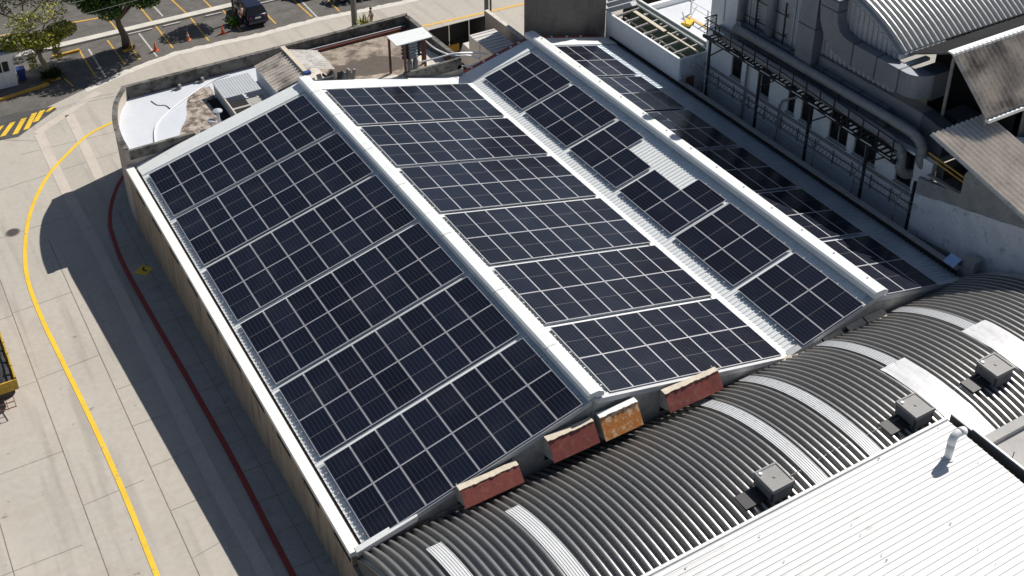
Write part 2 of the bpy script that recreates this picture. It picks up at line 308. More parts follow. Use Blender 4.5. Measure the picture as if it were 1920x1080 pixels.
for i, (x, y) in enumerate(resample([(40,50.0),(26.4,50.0),(20,50.65),(14.8,50.5),(8.7,50.8),(4.5,49.7),(1.6,48.6)], 0.25)):
    pass
P = resample([(40,50.0),(26.4,50.0),(20,50.65),(14.8,50.5),(8.7,50.8),(4.5,49.7),(1.6,48.6)], 0.3); rj = [random.uniform(-.09,.09) for _ in P]
for i, (x, y) in enumerate(P):
    kb.v += [(x, y-0.32+rj[i]*0.4, 0.010), (x, y+0.32+rj[i], 0.010)]
for i in range(len(P)-1): k = 2*i; kb.f.append((k, k+1, k+3, k+2))
structure(kb.build('road_edge_strip', M['kerbstone']))
structure(MB().ribbon([(2.3,47.9),(-2.6,44.4)], 0.62, 0.010).ribbon(smoothline([(-2.45,44.3),(-2.5,40),(-2.5,35.8),(-2.35,30.1),(-2.36,22.8),(-2.4,15.7),(-2.43,9.3),(-2.3,4.4),(-2.2,-6)],4), 0.62, 0.012).build('pale_repair_strip', M['patch']))
structure(MB().ribbon([(-0.16,45.79),(-0.4,36.6)], 0.6, 0.010).build('pale_repair_strip', M['patch']))
j = MB()
for x in (-7.65, -4.55, -10.9): j.ribbon([(x,32),(x,20),(x,8),(x,-10)], 0.036, 0.009)
jl = MB()
for (a, b) in [((-11.5,14.57),(-7.65,14.57)),((-11.5,8.75),(-8.2,8.65)),((-4.55,8.54),(-2.7,8.55)),((-7.65,20.2),(-4.55,20.45)),((-4.55,14.5),(-2.7,14.45)),((-4.55,5.6),(-2.7,5.9)),((-4.55,11.5),(-2.7,11.55)),((-7.65,26.3),(-4.55,26.5)),((-7.65,10.8),(-5,10.9)),((-4.55,17.4),(-2.8,17.4)),((-11.5,20.0),(-7.65,20.1)),((-11.5,26),(-7.65,26.1)),((-8,38.6),(2.2,39.5)),((-8,33.6),(-3,33.8)),((-4,42.3),(1.8,42.0)),((-6.5,46),(-2.7,43.4))]:
    jl.ribbon([a,b], 0.024, 0.009)
structure(jl.build('pavement_joints', M['jointpale']))
structure(j.build('pavement_joints', M['joint']))
structure(MB().ribbon(smoothline([(2.4,43.4),(0.46,42.62),(-1.28,41.01),(-3.08,38.86),(-4.68,35.81),(-5.68,32.71),(-6.3,29.4),(-6.42,25.5),(-6.25,20.5),(-6.06,15.5),(-5.97,10),(-6.02,4),(-6.05,-8)],6), 0.22, 0.016).build('yellow_lane_line', M['yellow']))
structure(MB().ribbon([(20,45.75),(27,45.35),(35,44.8),(50,43.8)], 0.3, 0.014).build('yellow_lane_line', M['yellow_soft']))
# parking bay lines
yl = MB(); wl = MB()
for a, b in [((6.2,55.3),(6.12,51.2)),((8.73,56.0),(8.75,51.7)),((11.46,56.0),(11.41,51.5)),((14.07,56.2),(14.02,51.8)),((16.75,56),(16.75,51.6)),((19.52,55),(19.6,51.3)),((21.9,53.4),(21.82,51.1)),((11.2,60),(11.43,56.9)),((13.3,61),(13.45,56.9)),((8.6,61),(8.7,57)),((5.9,60.2),(6.0,57)),((16.2,61),(16.3,57)),((-1.5,60),(-1.2,57.2))]: yl.ribbon([a,b], 0.13, 0.014)
for a, b in [((3.0,60.0),(6.0,59.6)),((-2.5,60.5),(-.6,60.4))]: yl.ribbon([a,b], 0.2, 0.014)
for a, b in [((7.27,55.5),(7.34,51.0)),((20.0,54.8),(19.92,51.0)),((3.34,54.8),(3.31,49.8)),((9.6,60),(9.7,57.4))]: wl.ribbon([a,b], 0.13, 0.014)
for a, b in [((2.7,55.2),(2.69,50.3)),((4.91,55.5),(5.01,51.1)),((0.6,52),(1.0,49.6))]: yl.ribbon([a,b], 0.12, 0.014)
structure(yl.build('yellow_bay_lines', M['yellow_worn'])); structure(wl.build('white_bay_lines', M['white_line']))
hz = MB(); flat('dark_hatch_ground', [(-6.5,45.0),(-3.7,44.6),(-0.7,47.0),(-0.9,47.5),(-3.2,47.9),(-6.5,48)], 0.010, M['asphalt_dark'])
for x0, x1, y0, y1 in [(-4.75,-3.75,45.2,46.7),(-4.0,-3.0,45.05,46.85),(-3.25,-2.25,45.3,47.2),(-2.5,-1.7,46.0,47.3),(-1.55,-0.95,46.95,47.4),(-5.5,-4.5,45.2,46.6),(-6.2,-5.2,45.2,46.5)]:
    hz.add([(x0,y0,0.016),(x0+.36,y0,0.016),(x1+.3,y1,0.016),(x1-.06,y1,0.016)], [(0,1,2,3)])
structure(hz.build('yellow_hatch_marking', M['yellow']))
# raised median between bays, sidewalk and red kerb
structure(MB().prism([(-8,55.9),(-8,56.6),(40,56.9),(40,56.2)], 0.0, 0.15).build('parking_median', M['kerbstone']))
KL = smoothline([(1.2,36.6),(0.35,35.44),(-0.52,33.64),(-1.1,31.79),(-1.3,30.5),(-1.5,27.28),(-1.46,21.72),(-1.36,15.86),(-1.30,10.02),(-1.38,2.93),(-1.4,-12)],6)
KL = resample(KL, 0.5)
sw = MB(); n = len(KL)
for i,(x,y) in enumerate(KL):
    xw = 0.35 if y < 31 else 0.35+0.10*(y-31)
    sw.v += [(x+0.02,y,G(y)+0.12),(max(xw,x+0.05),y,G(y)+0.12)]
for i in range(n-1): k = 2*i; sw.f.append((k+2,k+3,k+1,k))
structure(sw.build('sidewalk', M['walk']))
sj = MB()
for y in [31.5,29.5,27.1,25.1,23.1,21.05,19,17,15,12.95,10.9,8.9,6.9,4.9,2.9]:
    xa = -1.3; sj.add([(xa,y-.015,G(y)+.126),(0.1,y-.015,G(y)+.126),(0.1,y+.015,G(y)+.126),(xa,y+.015,G(y)+.126)],[(0,1,2,3)])
P = resample([(-0.42,33),(-0.42,20),(-0.38,-8)],1.0)
for (a,b) in zip(P[:-1],P[1:]): sj.add([(a[0]-.015,a[1],G(a[1])+.126),(a[0]+.015,a[1],G(a[1])+.126),(b[0]+.015,b[1],G(b[1])+.126),(b[0]-.015,b[1],G(b[1])+.126)],[(0,1,2,3)])
structure(sj.build('sidewalk_joints', M['joint']))
kr = MB()
for i,(x,y) in enumerate(KL):
    d = Vector(KL[min(i+1,n-1)])-Vector(KL[max(i-1,0)]); d.normalize(); nx = Vector((-d.y,d.x))*0.11
    for sg, z in ((1,-.02),(1,.132),(-1,.132),(-1,-.02)): kr.v.append((x+sg*nx.x,y+sg*nx.y,G(y)+z))
for i in range(n-1):
    for q in range(3): a = 4*i+q; kr.f.append((a, a+1, a+5, a+4))
structure(kr.build('red_kerb', M['redkerb']))
def yk(pts):
    b = MB()
    for a, c in zip(pts[:-1], pts[1:]): b.bar((*a,0.09),(*c,0.09),0.2,0.2)
    return b
structure(yk([(-7,50.0),(-3.6,50.15),(-0.4,50.7)]).build('yellow_kerb', M['yellow_worn'])); structure(yk([(0.7,54.7),(2.7,54.8)]).build('yellow_kerb', M['yellow_worn']))
structure(yk([(5.4,52.9),(6.1,53.05),(6.2,54.6)]).build('yellow_kerb', M['yellow_worn'])); structure(yk([(-.7,51.2),(0.5,51.2)]).build('yellow_kerb', M['yellow_worn']))
# manhole
t = thing('manhole_cover', 'round dark manhole cover set in the pale concrete yard', 'manhole cover', (-6.16,33.83,0.0))
MB().tube([(0,0,0.004),(0,0,0.02)],0.33,24).build('cover_plate', M['iron'], t)
MB().tube([(0,0,0.003),(0,0,0.012)],0.42,24).build('rim', M['joint'], t)
# yellow marker on the sidewalk
t = thing('floor_sign', 'yellow diamond marker with a bent black arrow on the shaded sidewalk', 'floor marking', (-0.72,26.2,G(26.2)+0.13), rad(40))
MB().box(-.38,-.38,0.0,.38,.38,.012).build('plate', M['yellow'], t)
b = MB(); b.box(-.05,-.22,.012,.05,.02,.018); b.add([(-.05,.0,.018),(.05,-.04,.018),(.14,.07,.018),(.08,.12,.018)],[(0,1,2,3)]); b.add([(.04,.16,.018),(.20,.0,.018),(.22,.2,.018)],[(0,1,2)]); b.build('arrow', M['black'], t)

# ------------------------------------------------------------------ the warehouse with the solar roof
PL, PW, GAP = 2.30, 1.2104, 0.2868
SLOPES = {'A': (1.0, 4.30, 0.24371, 29.0, 8), 'B': (11.805, 6.505, -0.24066, 29.12, 8), 'C': (22.301, 4.367, 0.24114, 28.98, 3), 'D': (27.266, 5.276, -0.24152, 28.94, 3)}
YN, YF = 0.0, 30.45
DZ = 0.135                                           # the sheet lies this far below the panel faces
def rz(s, x):
    x0, z0, a, *_ = SLOPES[s]; return z0 + math.tan(a)*(x-x0) - DZ
WH = thing('solar_warehouse', 'long low warehouse with two white pitched roofs covered in solar panels', 'warehouse', (0,0,0))
EXT = {'A': (0.72, 11.02), 'B': (11.02, 21.5), 'C': (21.5, 26.63), 'D': (26.63, 32.75)}
trap = [(0.0,0.0),(0.58,0.0),(0.70,0.035),(0.88,0.035),(1.0-1e-4,0.0)]
for s, (xa, xb) in EXT.items():
    m = MB(); za, zb = rz(s, xa)-0.02, rz(s, xb)-0.02
    corr(m, (xa, YN+0.1, za), (0, YF-YN-0.2, 0), (xb-xa, 0, zb-za), 120, trap)
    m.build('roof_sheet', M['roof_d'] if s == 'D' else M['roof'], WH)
# body walls
MB().prism([(0.2,0.02),(0.5,0.02),(0.5,30.5),(0.2,30.5)], lambda y: G(y)-0.5, 4.02).build('road_wall', M['roadwall'], WH)
for i in range(10):
    y = 28.9-i*3.02; MB().box(0.185,y-1.55,3.42,0.3,y,3.74).build('vent_slot', M['slot'], WH)
gp = [(0.5,0.0),(0.5,4.0),(0.9,4.1),(11.02,6.55),(21.5,3.9),(26.63,5.25),(32.75,3.75),(32.75,0.0)]
MB().slab([(x,0.0,z) for x,z in gp], (0,0.25,0)).build('gable_wall', M['gable'], WH)
MB().slab([(x,30.2,z) for x,z in gp], (0,0.2,0)).build('gable_wall', M['gable'], WH)
MB().box(32.6,0.25,0,32.75,30.2,3.7).build('side_wall', M['gable'], WH)
# verge trim on the two gables
for (name, y0, y1, mm) in (('verge_trim', -0.06, 0.16, M['gable_trim']), ('verge_flashing', YF-0.62, YF+0.08, M['flash'])):
    m = MB()
    for s, (xa, xb) in EXT.items():
        za, zb = rz(s,xa), rz(s,xb); h = 0.22 if y0 < 0 else 0.07; up = 0.03
        m.hexa([(xa,y0,za-h),(xb,y0,zb-h),(xb,y1,zb-h),(xa,y1,za-h),(xa,y0,za+up),(xb,y0,zb+up),(xb,y1,zb+up),(xa,y1,za+up)])
    m.build(name, mm, WH)
m = MB()                                               # thin light edge in front of the panels on the near verge
for s, (xa, xb) in EXT.items():
    m.hexa([(xa,-0.08,rz(s,xa)+.032),(xb,-0.08,rz(s,xb)+.032),(xb,0.2,rz(s,xb)+.032),(xa,0.2,rz(s,xa)+.032),(xa,-0.08,rz(s,xa)+.06),(xb,-0.08,rz(s,xb)+.06),(xb,0.2,rz(s,xb)+.06),(xa,0.2,rz(s,xa)+.06)])
m.build('verge_capping', M['gable_trim'], WH)
m = MB()
for s, (xa, xb) in EXT.items():                        # second, stepped flashing course at the far end
    za, zb = rz(s,xa), rz(s,xb)
    m.hexa([(xa,YF-1.1,za+.03),(xb,YF-1.1,zb+.03),(xb,YF-.6,zb+.03),(xa,YF-.6,za+.03),(xa,YF-1.1,za+.055),(xb,YF-1.1,zb+.055),(xb,YF-.58,zb+.055),(xa,YF-.58,za+.055)])
m.build('flashing_course', M['roof'], WH)
# ridge caps: a raised box with a galvanised skirt on the gutter side
def ridge(xc, zc, y0, y1, wl, wr):
    m = MB(); sec = [(-wl,-0.10),(-wl,0.20),(-wl+0.10,0.27),(wr-0.25,0.27),(wr,0.12),(wr,-0.08)]
    n = len(sec); v = [(xc+x,y0,zc+z) for x,z in sec]+[(xc+x,y1,zc+z) for x,z in sec]
    m.add(v,[tuple(range(n)),tuple(range(n,2*n))[::-1]]+[(i,n+i,n+(i+1)%n,(i+1)%n) for i in range(n)])
    return m
o = ridge(11.0, 6.70, -0.02, 30.5, 0.34, 0.42).build('ridge_cap', M['flash'], WH)
b = MB()
for y in [3.2,7.5,12.4,17.3,21.2,25.4,28.4]: b.box(10.66,y,6.9,11.2,y+.03,6.982)
b.build('cap_joint', M['gable_trim'], o)
o = ridge(26.72, 5.42, -0.12, 30.8, 0.34, 0.5).build('ridge_cap', M['flash'], WH)
for k in range(14): MB().tube([(26.9,0.9+k*2.2,5.69),(26.9,0.9+k*2.2,5.73)],0.05,8).build('cap_bolt', M['gable_trim'], o)
# valley tray and eave gutter
zb, zc = rz('B',21.15)+0.03, rz('C',21.86)+0.0
MB().add([(21.05,0.02,zb+.045),(21.82,0.02,zb-.09),(21.82,30.3,zb-.09),(21.05,30.3,zb+.045),(21.05,0.02,zb+.02),(21.82,0.02,zb-.12),(21.82,30.3,zb-.12),(21.05,30.3,zb+.02)],[(0,1,2,3),(7,6,5,4),(0,4,5,1),(1,5,6,2),(2,6,7,3),(3,7,4,0)]).build('valley_tray', M['flash'], WH)
MB().box(0.12,-0.05,3.95,0.56,30.52,4.20).build('eave_gutter', M['gutter'], WH)
MB().box(0.56,0.1,3.9,0.74,30.3,4.02).build('gutter_channel', M['slot'], WH)
MB().hexa([(0.36,-0.16,3.97),(2.9,-0.16,4.45),(2.9,0.10,4.45),(0.36,0.10,3.97),(0.36,-0.16,4.22),(2.9,-0.16,4.72),(2.9,0.10,4.72),(0.36,0.10,4.22)]).build('corner_flashing', M['flash'], WH)
# foot flashing against the arched roof, in broken lengths
m = MB()
for xa, xb, za, zb2 in [(19.2,20.6,3.98,4.0),(20.6,23.4,4.0,4.1),(23.5,24.6,4.12,4.18),(24.9,25.9,4.25,4.3),(26.0,27.2,4.3,4.32)]:
    m.hexa([(xa,-0.42,za-.08),(xb,-0.42,zb2-.08),(xb,-0.02,zb2+.05),(xa,-0.02,za+.05),(xa,-0.42,za-.04),(xb,-0.42,zb2-.04),(xb,-0.02,zb2+.09),(xa,-0.02,za+.09)])
m.build('foot_flashing', M['putty'], WH)
MB().box(2.9,-0.28,4.02,4.9,-0.02,4.16).build('foot_flashing', M['stainpatch'], WH)
# four window hoods on the near gable
def hood(x0, x1, zt, zb_, out, face, top, lipz=0.12):
    h = thing('window_hood', '', 'x'); del h['label']; del h['category']; h.parent = WH
    MB().slab([(x0,-0.02,zt),(x0,-0.42,zt),(x0,-0.42-out,zb_),(x0,-0.38-out,zb_-.03),(x0,-0.02,zb_-0.35)],(0.03,0,0)).build('side_cheek', M['gable'], h)
    MB().slab([(x1-.03,-0.02,zt),(x1-.03,-0.42,zt),(x1-.03,-0.42-out,zb_),(x1-.03,-0.38-out,zb_-.03),(x1-.03,-0.02,zb_-0.35)],(0.03,0,0)).build('side_cheek', M['gable'], h)
    MB().hexa([(x0-.05,-0.42-out-.02,zb_-.03),(x1+.05,-0.42-out-.02,zb_-.03),(x1+.05,-0.41,zt-.0),(x0-.05,-0.41,zt-.0),(x0-.05,-0.42-out-.02,zb_),(x1+.05,-0.42-out-.02,zb_),(x1+.05,-0.41,zt+.03),(x0-.05,-0.41,zt+.03)]).build('hood_sheet', face, h)
    b = MB(); nn = 26; fr_ = []
    for k in range(nn+1):
        xa = x0-.05+(x1-x0+.1)*k/nn; fr_.append((xa,-0.43-random.uniform(0,.045)))
    b.prism(fr_+[(x1+.05,-.17-random.uniform(0,.03)),((x0+x1)/2,-.2),(x0-.05,-.15)], zt+.012, zt+.042)
    b.build('sealant_strip', top, h)
    MB().box(x0+.1,-0.03,zb_-.75,x1-.1,0.05,zb_-.05).build('window_opening', M['slot'], h)
    return h
hood(4.62,7.12,5.36,4.86,0.46,M['redhood'],M['putty'])
hood(8.55,10.62,5.90,5.20,0.50,M['redhood'],M['putty'])
hood(11.0,12.75,5.92,5.10,0.50,M['rust'],M['flash'])
hood(14.25,16.95,5.62,4.98,0.45,M['redhood'],M['putty'])
MB().tube([(10.86,-0.1,6.6),(10.84,-0.12,4.4)],0.03,8).build('down_pipe', M['pipe'], WH)
# red fascia at the far end of the second roof
m = MB()
for s, xa, xb in (('C',21.7,26.3),('D',27.2,32.0)):
    m.hexa([(xa,YF+.02,rz(s,xa)-.2),(xb,YF+.02,rz(s,xb)-.2),(xb,YF+.42,rz(s,xb)-.2),(xa,YF+.42,rz(s,xa)-.2),(xa,YF+.02,rz(s,xa)+.02),(xb,YF+.02,rz(s,xb)+.02),(xb,YF+.42,rz(s,xb)+.02),(xa,YF+.42,rz(s,xa)+.02)])
o = m.build('red_fascia', M['redtrim'], WH)
m = MB()
for s, x in (('C',22.3),('C',23.2),('C',24.2),('C',25.2),('C',25.8),('D',28.3),('D',29.5),('D',30.6)): m.box(x,YF+.15,rz(s,x)+.02,x+.14,YF+.3,rz(s,x)+.08)
m.build('white_bolts', M['whitepipe'], o)
m = MB()
for k in range(40):
    x = 17.2+random.random()*2.6; y = -0.15-random.random()*0.35; r = random.uniform(.05,.12); z = 3.95
    m.tube([(x,y,z),(x+random.uniform(-.05,.05),y,z+r*1.4),(x,y,z+r*2)],[r,r*.8,.01],6)
tag(m.build('moss_growth', M['moss']), 'green moss growing along the foot of the grey gable by the arched roof', 'moss')['kind'] = 'stuff'

# ------------------------------------------------------------------ solar panels
fm = MB(); hw, hl, fw = PW/2-0.008, PL/2-0.008, 0.024
for a in ((-hw,-hl,hw,-hl+fw),(-hw,hl-fw,hw,hl),(-hw,-hl+fw,-hw+fw,hl-fw),(hw-fw,-hl+fw,hw,hl-fw)): fm.box(a[0],a[1],-0.035,a[2],a[3],0.004)
def word(n): return ['first','second','third','fourth','fifth','sixth','seventh','eighth','ninth','tenth','eleventh','twelfth'][n-1]
LAB = {'A': 'solar panel on the road-side slope, {} row from the arched roof, {} from the gutter',
       'B': 'solar panel between first ridge and valley, {} row from arched roof, {} from the ridge',
       'C': 'solar panel between valley and second ridge, {} row from arched roof, {} from valley',
       'D': 'solar panel on far right shaded slope, {} row from arched roof, {} from ridge'}
proto = None
for s, (x0, z0, a, y0, nx) in SLOPES.items():
    for row in range(12):
        yc = y0-((row//2)*(2*PL+GAP)+(row%2)*PL)-PL/2
        for i in range(nx):
            if s == 'C' and i == 2 and row in (5, 6): continue
            d = (i+0.5)*PW; p = (x0+d*math.cos(a), yc, z0+d*math.sin(a))
            if proto is None:
                proto = thing('photovoltaic_module', '', 'solar panel'); fm.build('frame', M['alu'], proto)
                MB().box(-hw+fw,-hl+fw,-0.03,hw-fw,hl-fw,0.0).build('cell_sheet', M['cells'], proto); t = proto
            else: t = copy_tree(proto)
            t.location = p; t.rotation_euler = (random.gauss(0,.0022),-a+random.gauss(0,.0022),0)
            t['label'] = LAB[s].format(word(12-row), word(i+1)); t['group'] = 'solar panels on the warehouse roof'
m = MB()                                               # mounting rails and clamps under the panels
for s, (x0, z0, a, y0, nx) in SLOPES.items():
    for row in range(12):
        yc = y0-((row//2)*(2*PL+GAP)+(row%2)*PL)-PL/2
        for q in (-0.6, 0.6):
            n2 = 2 if (s == 'C' and row in (5,6)) else nx
            A_ = (x0-0.12, yc+q, z0-0.12*math.tan(a)-0.07); B_ = (x0+(n2*PW+.12)*math.cos(a), yc+q, z0+(n2*PW+.12)*math.sin(a)-0.07)
            m.bar(A_, B_, 0.045, 0.06)
m.build('mounting_rails', M['alu'], WH)

# ------------------------------------------------------------------ arched roof building
YC, ZC, R = -6.5, -3.85, 10.0
def arc(x, ph, h=0.0): return (x, YC+(R+h)*math.sin(ph), ZC+(R+h)*math.cos(ph))
BR = thing('arched_roof_hall', 'hall under a dark ribbed metal arched roof with white skylight strips', 'hall', (0,0,0))
XA, XB, PITCH = 0.38, 33.3, 0.345
P1, P0 = math.asin((-0.12-YC)/R), math.asin((-14.0-YC)/R)
def arcsheet(m, x0, nrib, pitch, prof, p0, p1, nv, base=0.0):
    k = len(m.v); cols = [(x0+(i+t)*pitch, h) for i in range(nrib) for t, h in prof]+[(x0+nrib*pitch, prof[0][1])]
    for j in range(nv+1):
        ph = p0+(p1-p0)*j/nv
        for x, h in cols: m.v.append(arc(x, ph, base+h))
    n = len(cols)
    for j in range(nv):
        for i in range(n-1): m.f.append((k+j*n+i, k+j*n+i+1, k+(j+1)*n+i+1, k+(j+1)*n+i))
    return m
RIBP = [(0.0,0.0),(0.50,0.0),(0.525,0.15),(0.55,0.19),(0.58,0.20),(0.72,0.207),(0.87,0.20),(0.92,0.17),(0.96,0.0)]
nr = int((XB-XA)/PITCH)
arcsheet(MB(), XA, nr, PITCH, RIBP, P0, P1, 44).build('ribbed_roof_sheet', M['barrel'], BR, smooth=False)
XB = XA+nr*PITCH
def strip(x0, ya, yb, w_=0.62, lift=0.21, mm='skylight'):
    m = MB(); p0, p1 = math.asin((yb-YC)/R), math.asin((ya-YC)/R)
    arcsheet(m, x0, 6, w_/6, [(0,0),(.55,0),(.7,.018),(.85,.018)], p0, p1, 24, lift)
    arcsheet(m, x0-.012, 1, w_+.024, [(0,0),(.5,0)], p0, p1, 24, lift-.05)
    return m.build('skylight_strip', M[mm], BR)
strip(2.22,-2.3,-13.8); strip(5.55,-2.25,-13.8); strip(15.72,-0.16,-13.8); strip(18.45,-0.3,-13.8); strip(22.92,-0.35,-4.5); strip(27.5,-0.3,-4.6)
def sheetpatch(xa, xb, ya, yb):
    m = MB(); p0, p1 = math.asin((yb-YC)/R), math.asin((ya-YC)/R); nx, ny = 10, 18; k0 = 0
    for j in range(ny+1):
        for i in range(nx+1): m.v.append(arc(xa+(xb-xa)*i/nx, p0+(p1-p0)*j/ny, 0.225+random.uniform(-.012,.03)))
    for j in range(ny):
        for i in range(nx): k = j*(nx+1)+i; m.f.append((k,k+1,k+nx+2,k+nx+1))
    return m.build('silver_patch_sheet', M['patchsheet'], BR, smooth=True)
sheetpatch(22.45,23.85,-4.25,-11.0); sheetpatch(27.2,28.7,-4.3,-11.0)
MB().prism([(0.2,-14),(0.5,-14),(0.5,-0.02),(0.2,-0.02)], 0.0, 3.4).build('road_wall', M['roadwall'], BR)
m = MB(); pts = [(XA-.04,*arc(0,P0+(P1-P0)*j/24,-.02)[1:]) for j in range(25)]
m.slab([(XA-.02,-14,2.6)]+pts+[(XA-.02,-0.12,3.0)],(0.06,0,0)); m.build('end_panel', M['plinth'], BR)
m = MB()
for j in range(24):
    a = arc(0,P0+(P1-P0)*j/24,.05); b = arc(0,P0+(P1-P0)*(j+1)/24,.05)
    m.hexa([(XB,a[1],a[2]-.8),(XB+.45,a[1],a[2]-.8),(XB+.45,b[1],b[2]-.8),(XB,b[1],b[2]-.8),(XB,a[1],a[2]+.05),(XB+.45,a[1],a[2]+.05),(XB+.45,b[1],b[2]+.05),(XB,b[1],b[2]+.05)])
m.build('end_wall_arch', M['conc'], BR)
MB().box(XB,-0.15,2.5,XB+.5,0.55,4.75).build('end_pier', M['gable'], BR)
b = MB()
b.tube([(XB-.3,0.15,3.9),(22.0,-0.12,3.84)],0.025,6).tube([(22.0,-0.1,3.84),(8.2,-0.1,3.84)],0.02,6)
b.build('edge_batten', M['pipe'], BR)
# roof coolers
def cooler(lab, x, y):
    t = thing('roof_cooler', lab, 'roof cooler', (x,y,6.08), 0, 'evaporative coolers on the arched roof')
    m = MB(); m.box(-.5,-.5,0.08,.5,.5,.72); m.build('body', M['cooler_dark'], t)
    for sx, sy, hx, hy in ((-1,0,.012,.44),(1,0,.012,.44),(0,-1,.44,.012),(0,1,.44,.012)):
        m = MB()
        for k in range(9):
            z = .14+k*.062; m.box(sx*.51-hx,sy*.51-hy,z,sx*.51+hx,sy*.51+hy,z+.034)
        m.build('louvre_panel', M['cooler'], t)
    m = MB(); m.hexa([(-.55,-.55,.72),(.55,-.55,.72),(.55,.55,.72),(-.55,.55,.72),(-.53,-.53,.82),(.53,-.53,.82),(.53,.53,.82),(-.53,.53,.82)])
    l = m.build('lid', M['cooler'], t)
    m = MB(); m.box(-.53,-.53,.822,.53,-.46,.85).box(-.53,.46,.822,.53,.53,.85).box(-.53,-.46,.822,-.46,.46,.85).box(.46,-.46,.822,.53,.46,.85)
    m.tube([(0,0,.822),(0,0,.845)],.06,10); m.build('lid_rim', M['cooler'], l)
    m = MB(); m.tube([(-.36,.36,.822),(-.36,.36,.87)],.07,12); m.build('vent_cap', M['whitepipe'], l)
    m = MB(); m.box(-.62,-.62,0.0,.62,.62,.09); m.build('base_tray', M['gutterdark'], t)
    m = MB(); m.box(-1.55,-.34,.27,-.5,.34,.32); m.build('shadowed_plate', M['black'], t)  # flat flashing plate, coloured black to include the cooler's cast shadow
    m = MB()
    for sx in (-.5,.5):
        for sy in (-.5,.5): m.box(sx-.03,sy-.03,-.2,sx+.03,sy+.03,.1)
    m.build('support_legs', M['steelgrey'], t)
cooler('grey louvred roof cooler standing between the two long white skylight strips and near roof', 14.2, -6.95)
cooler('grey louvred roof cooler just beyond the bent white vent pipe, beside the first silver sheet', 21.42, -6.95)
cooler('grey louvred roof cooler farthest right, beside the second silver sheet', 25.97, -6.95)
tag(MB().tube(smoothline([(14.9,-6.9,6.45),(16.0,-6.8,6.28),(17.4,-6.7,6.3),(18.6,-6.75,6.3),(20.8,-6.8,6.4)],5),0.022,6).tube(smoothline([(21.98,-6.8,6.5),(22.8,-6.7,6.3),(23.9,-6.75,6.3),(25.4,-6.8,6.4)],5),0.022,6).build('roof_cable', M['wire']), 'thin cable running across the arched roof from cooler to cooler', 'cable')

# ------------------------------------------------------------------ near white roof and its neighbour
NR = thing('near_white_building', 'building with a broad bright white ribbed roof in the near corner', 'building', (0,0,0))
m = MB(); corr(m, (22.0,-32,6.0), (0,24.05,0.75), (-24,0,0), 98, [(0,0),(.30,0),(.34,.010),(.38,0),(.52,0),(.60,.028),(.68,.032),(.78,.028),(.86,0)]); m.build('roof_sheet', M['roof2'], NR)
for i in range(84):
    y = -8.2-random.choice(range(44))*0.2454; x = 21.4-3.1*random.randint(0,5)-random.uniform(0,.1); z = 6.0+.75*(y+32)/24.05+.045
    MB().box(x,y,z,x+.055,y+.055,z+.02).build('roof_screw', M['gable_trim'], NR)
MB().box(-2,-32,0,21.9,-8.1,5.95).build('wall', M['gable'], NR)
MB().hexa([(-2,-8.06,6.55),(22.02,-8.06,6.55),(22.02,-7.93,6.55),(-2,-7.93,6.55),(-2,-8.06,6.82),(22.02,-8.06,6.82),(22.02,-7.93,6.80),(-2,-7.93,6.80)]).build('eave_flashing', M['roof2'], NR)
b = MB(); b.box(22.02,-32,5.7,22.06,-7.9,6.2).box(22.06,-32,5.7,22.36,-7.9,5.74).box(22.36,-32,5.7,22.42,-7.9,6.74).box(22.06,-7.96,5.74,22.36,-7.9,6.3); b.build('side_gutter', M['gutterdark'], NR)
MB().box(22.42,-32,5.8,22.50,-8.9,6.80).build('gutter_edge', M['gutter'], NR)
t = thing('vent_pipe', 'thick white plastic vent pipe bent over at the top on the near white roof', 'vent pipe', (20.55,-9.4,6.70))
MB().tube([(0,0,0),(0,0,0.78)],0.15,18).build('riser', M['whitepipe'], t, True)
MB().tube(smoothline([(0,0,0.74),(0.02,0.0,0.94),(0.14,0.02,1.06),(0.34,0.03,1.10)],5),0.158,18).build('elbow', M['whitepipe'], t, True)
MB().tube([(0.34,0.03,1.10),(0.50,0.03,1.09),(0.62,.02,1.05)],0.165,18).build('outlet', M['whitepipe'], t, True)
MB().tube([(0,0,-.02),(0,0,.05)],0.24,18).build('collar', M['roof2'], t)
FR = thing('flat_roof_building', 'plain grey flat concrete roof with a low parapet beside the near white roof', 'building')
MB().box(22.5,-32,0,45,-9.45,6.0).build('roof_slab', M['conc'], FR)
MB().box(22.5,-9.45,0,45,-9.05,6.22).build('parapet', M['conc'], FR)
m = MB(); m.tube([(22.9,-10.4,6.0),(22.95,-10.4,6.35)],.02,6).tube([(22.92,-10.4,6.1),(23.2,-10.3,6.12),(23.22,-10.3,6.4)],.02,6)
tag(m.build('bent_rod', M['iron']), 'bent rusty steel rod sticking up from the grey flat roof', 'steel rod')

# ------------------------------------------------------------------ right: parapet fence, white building, catwalk, ducts
t = tag(MB().box(32.86,0.55,0,33.2,22.9,4.02).build('boundary_wall', M['sill']), 'low grey boundary wall along the shaded roof edge under the razor wire', 'wall')
m = MB(); m.box(32.76,0.5,3.62,32.86,30.3,3.95)
m.build('gutter_lining', M['slot'], WH)
RW = thing('razor_wire_fence', 'coiled razor wire on bent posts along the alley by the white building', 'fence', (0,0,0))
for y in [5.6,8.6,11.7,14.8,17.9,21.0]:
    m = MB(); m.bar((33.75,y,2.6),(33.75,y,4.75),.07); m.bar((33.75,y,4.75),(33.45,y,5.25),.05).bar((33.75,y,4.75),(34.1,y,5.25),.05); m.build('post', M['pipe'], RW)
m = MB(); pts = []
for i in range(1400):
    a = i*0.30; pts.append((33.75+math.cos(a)*.24, 4.4+i*18.3/1400, 5.0+math.sin(a)*.24))
m.tube(pts, 0.012, 4); m.build('razor_coil', M['wire'], RW)
m = MB()
for z in (4.3,4.6): m.bar((33.75,4.6,z),(33.75,22.6,z),.018)
m.build('strand_wires', M['wire'], RW)
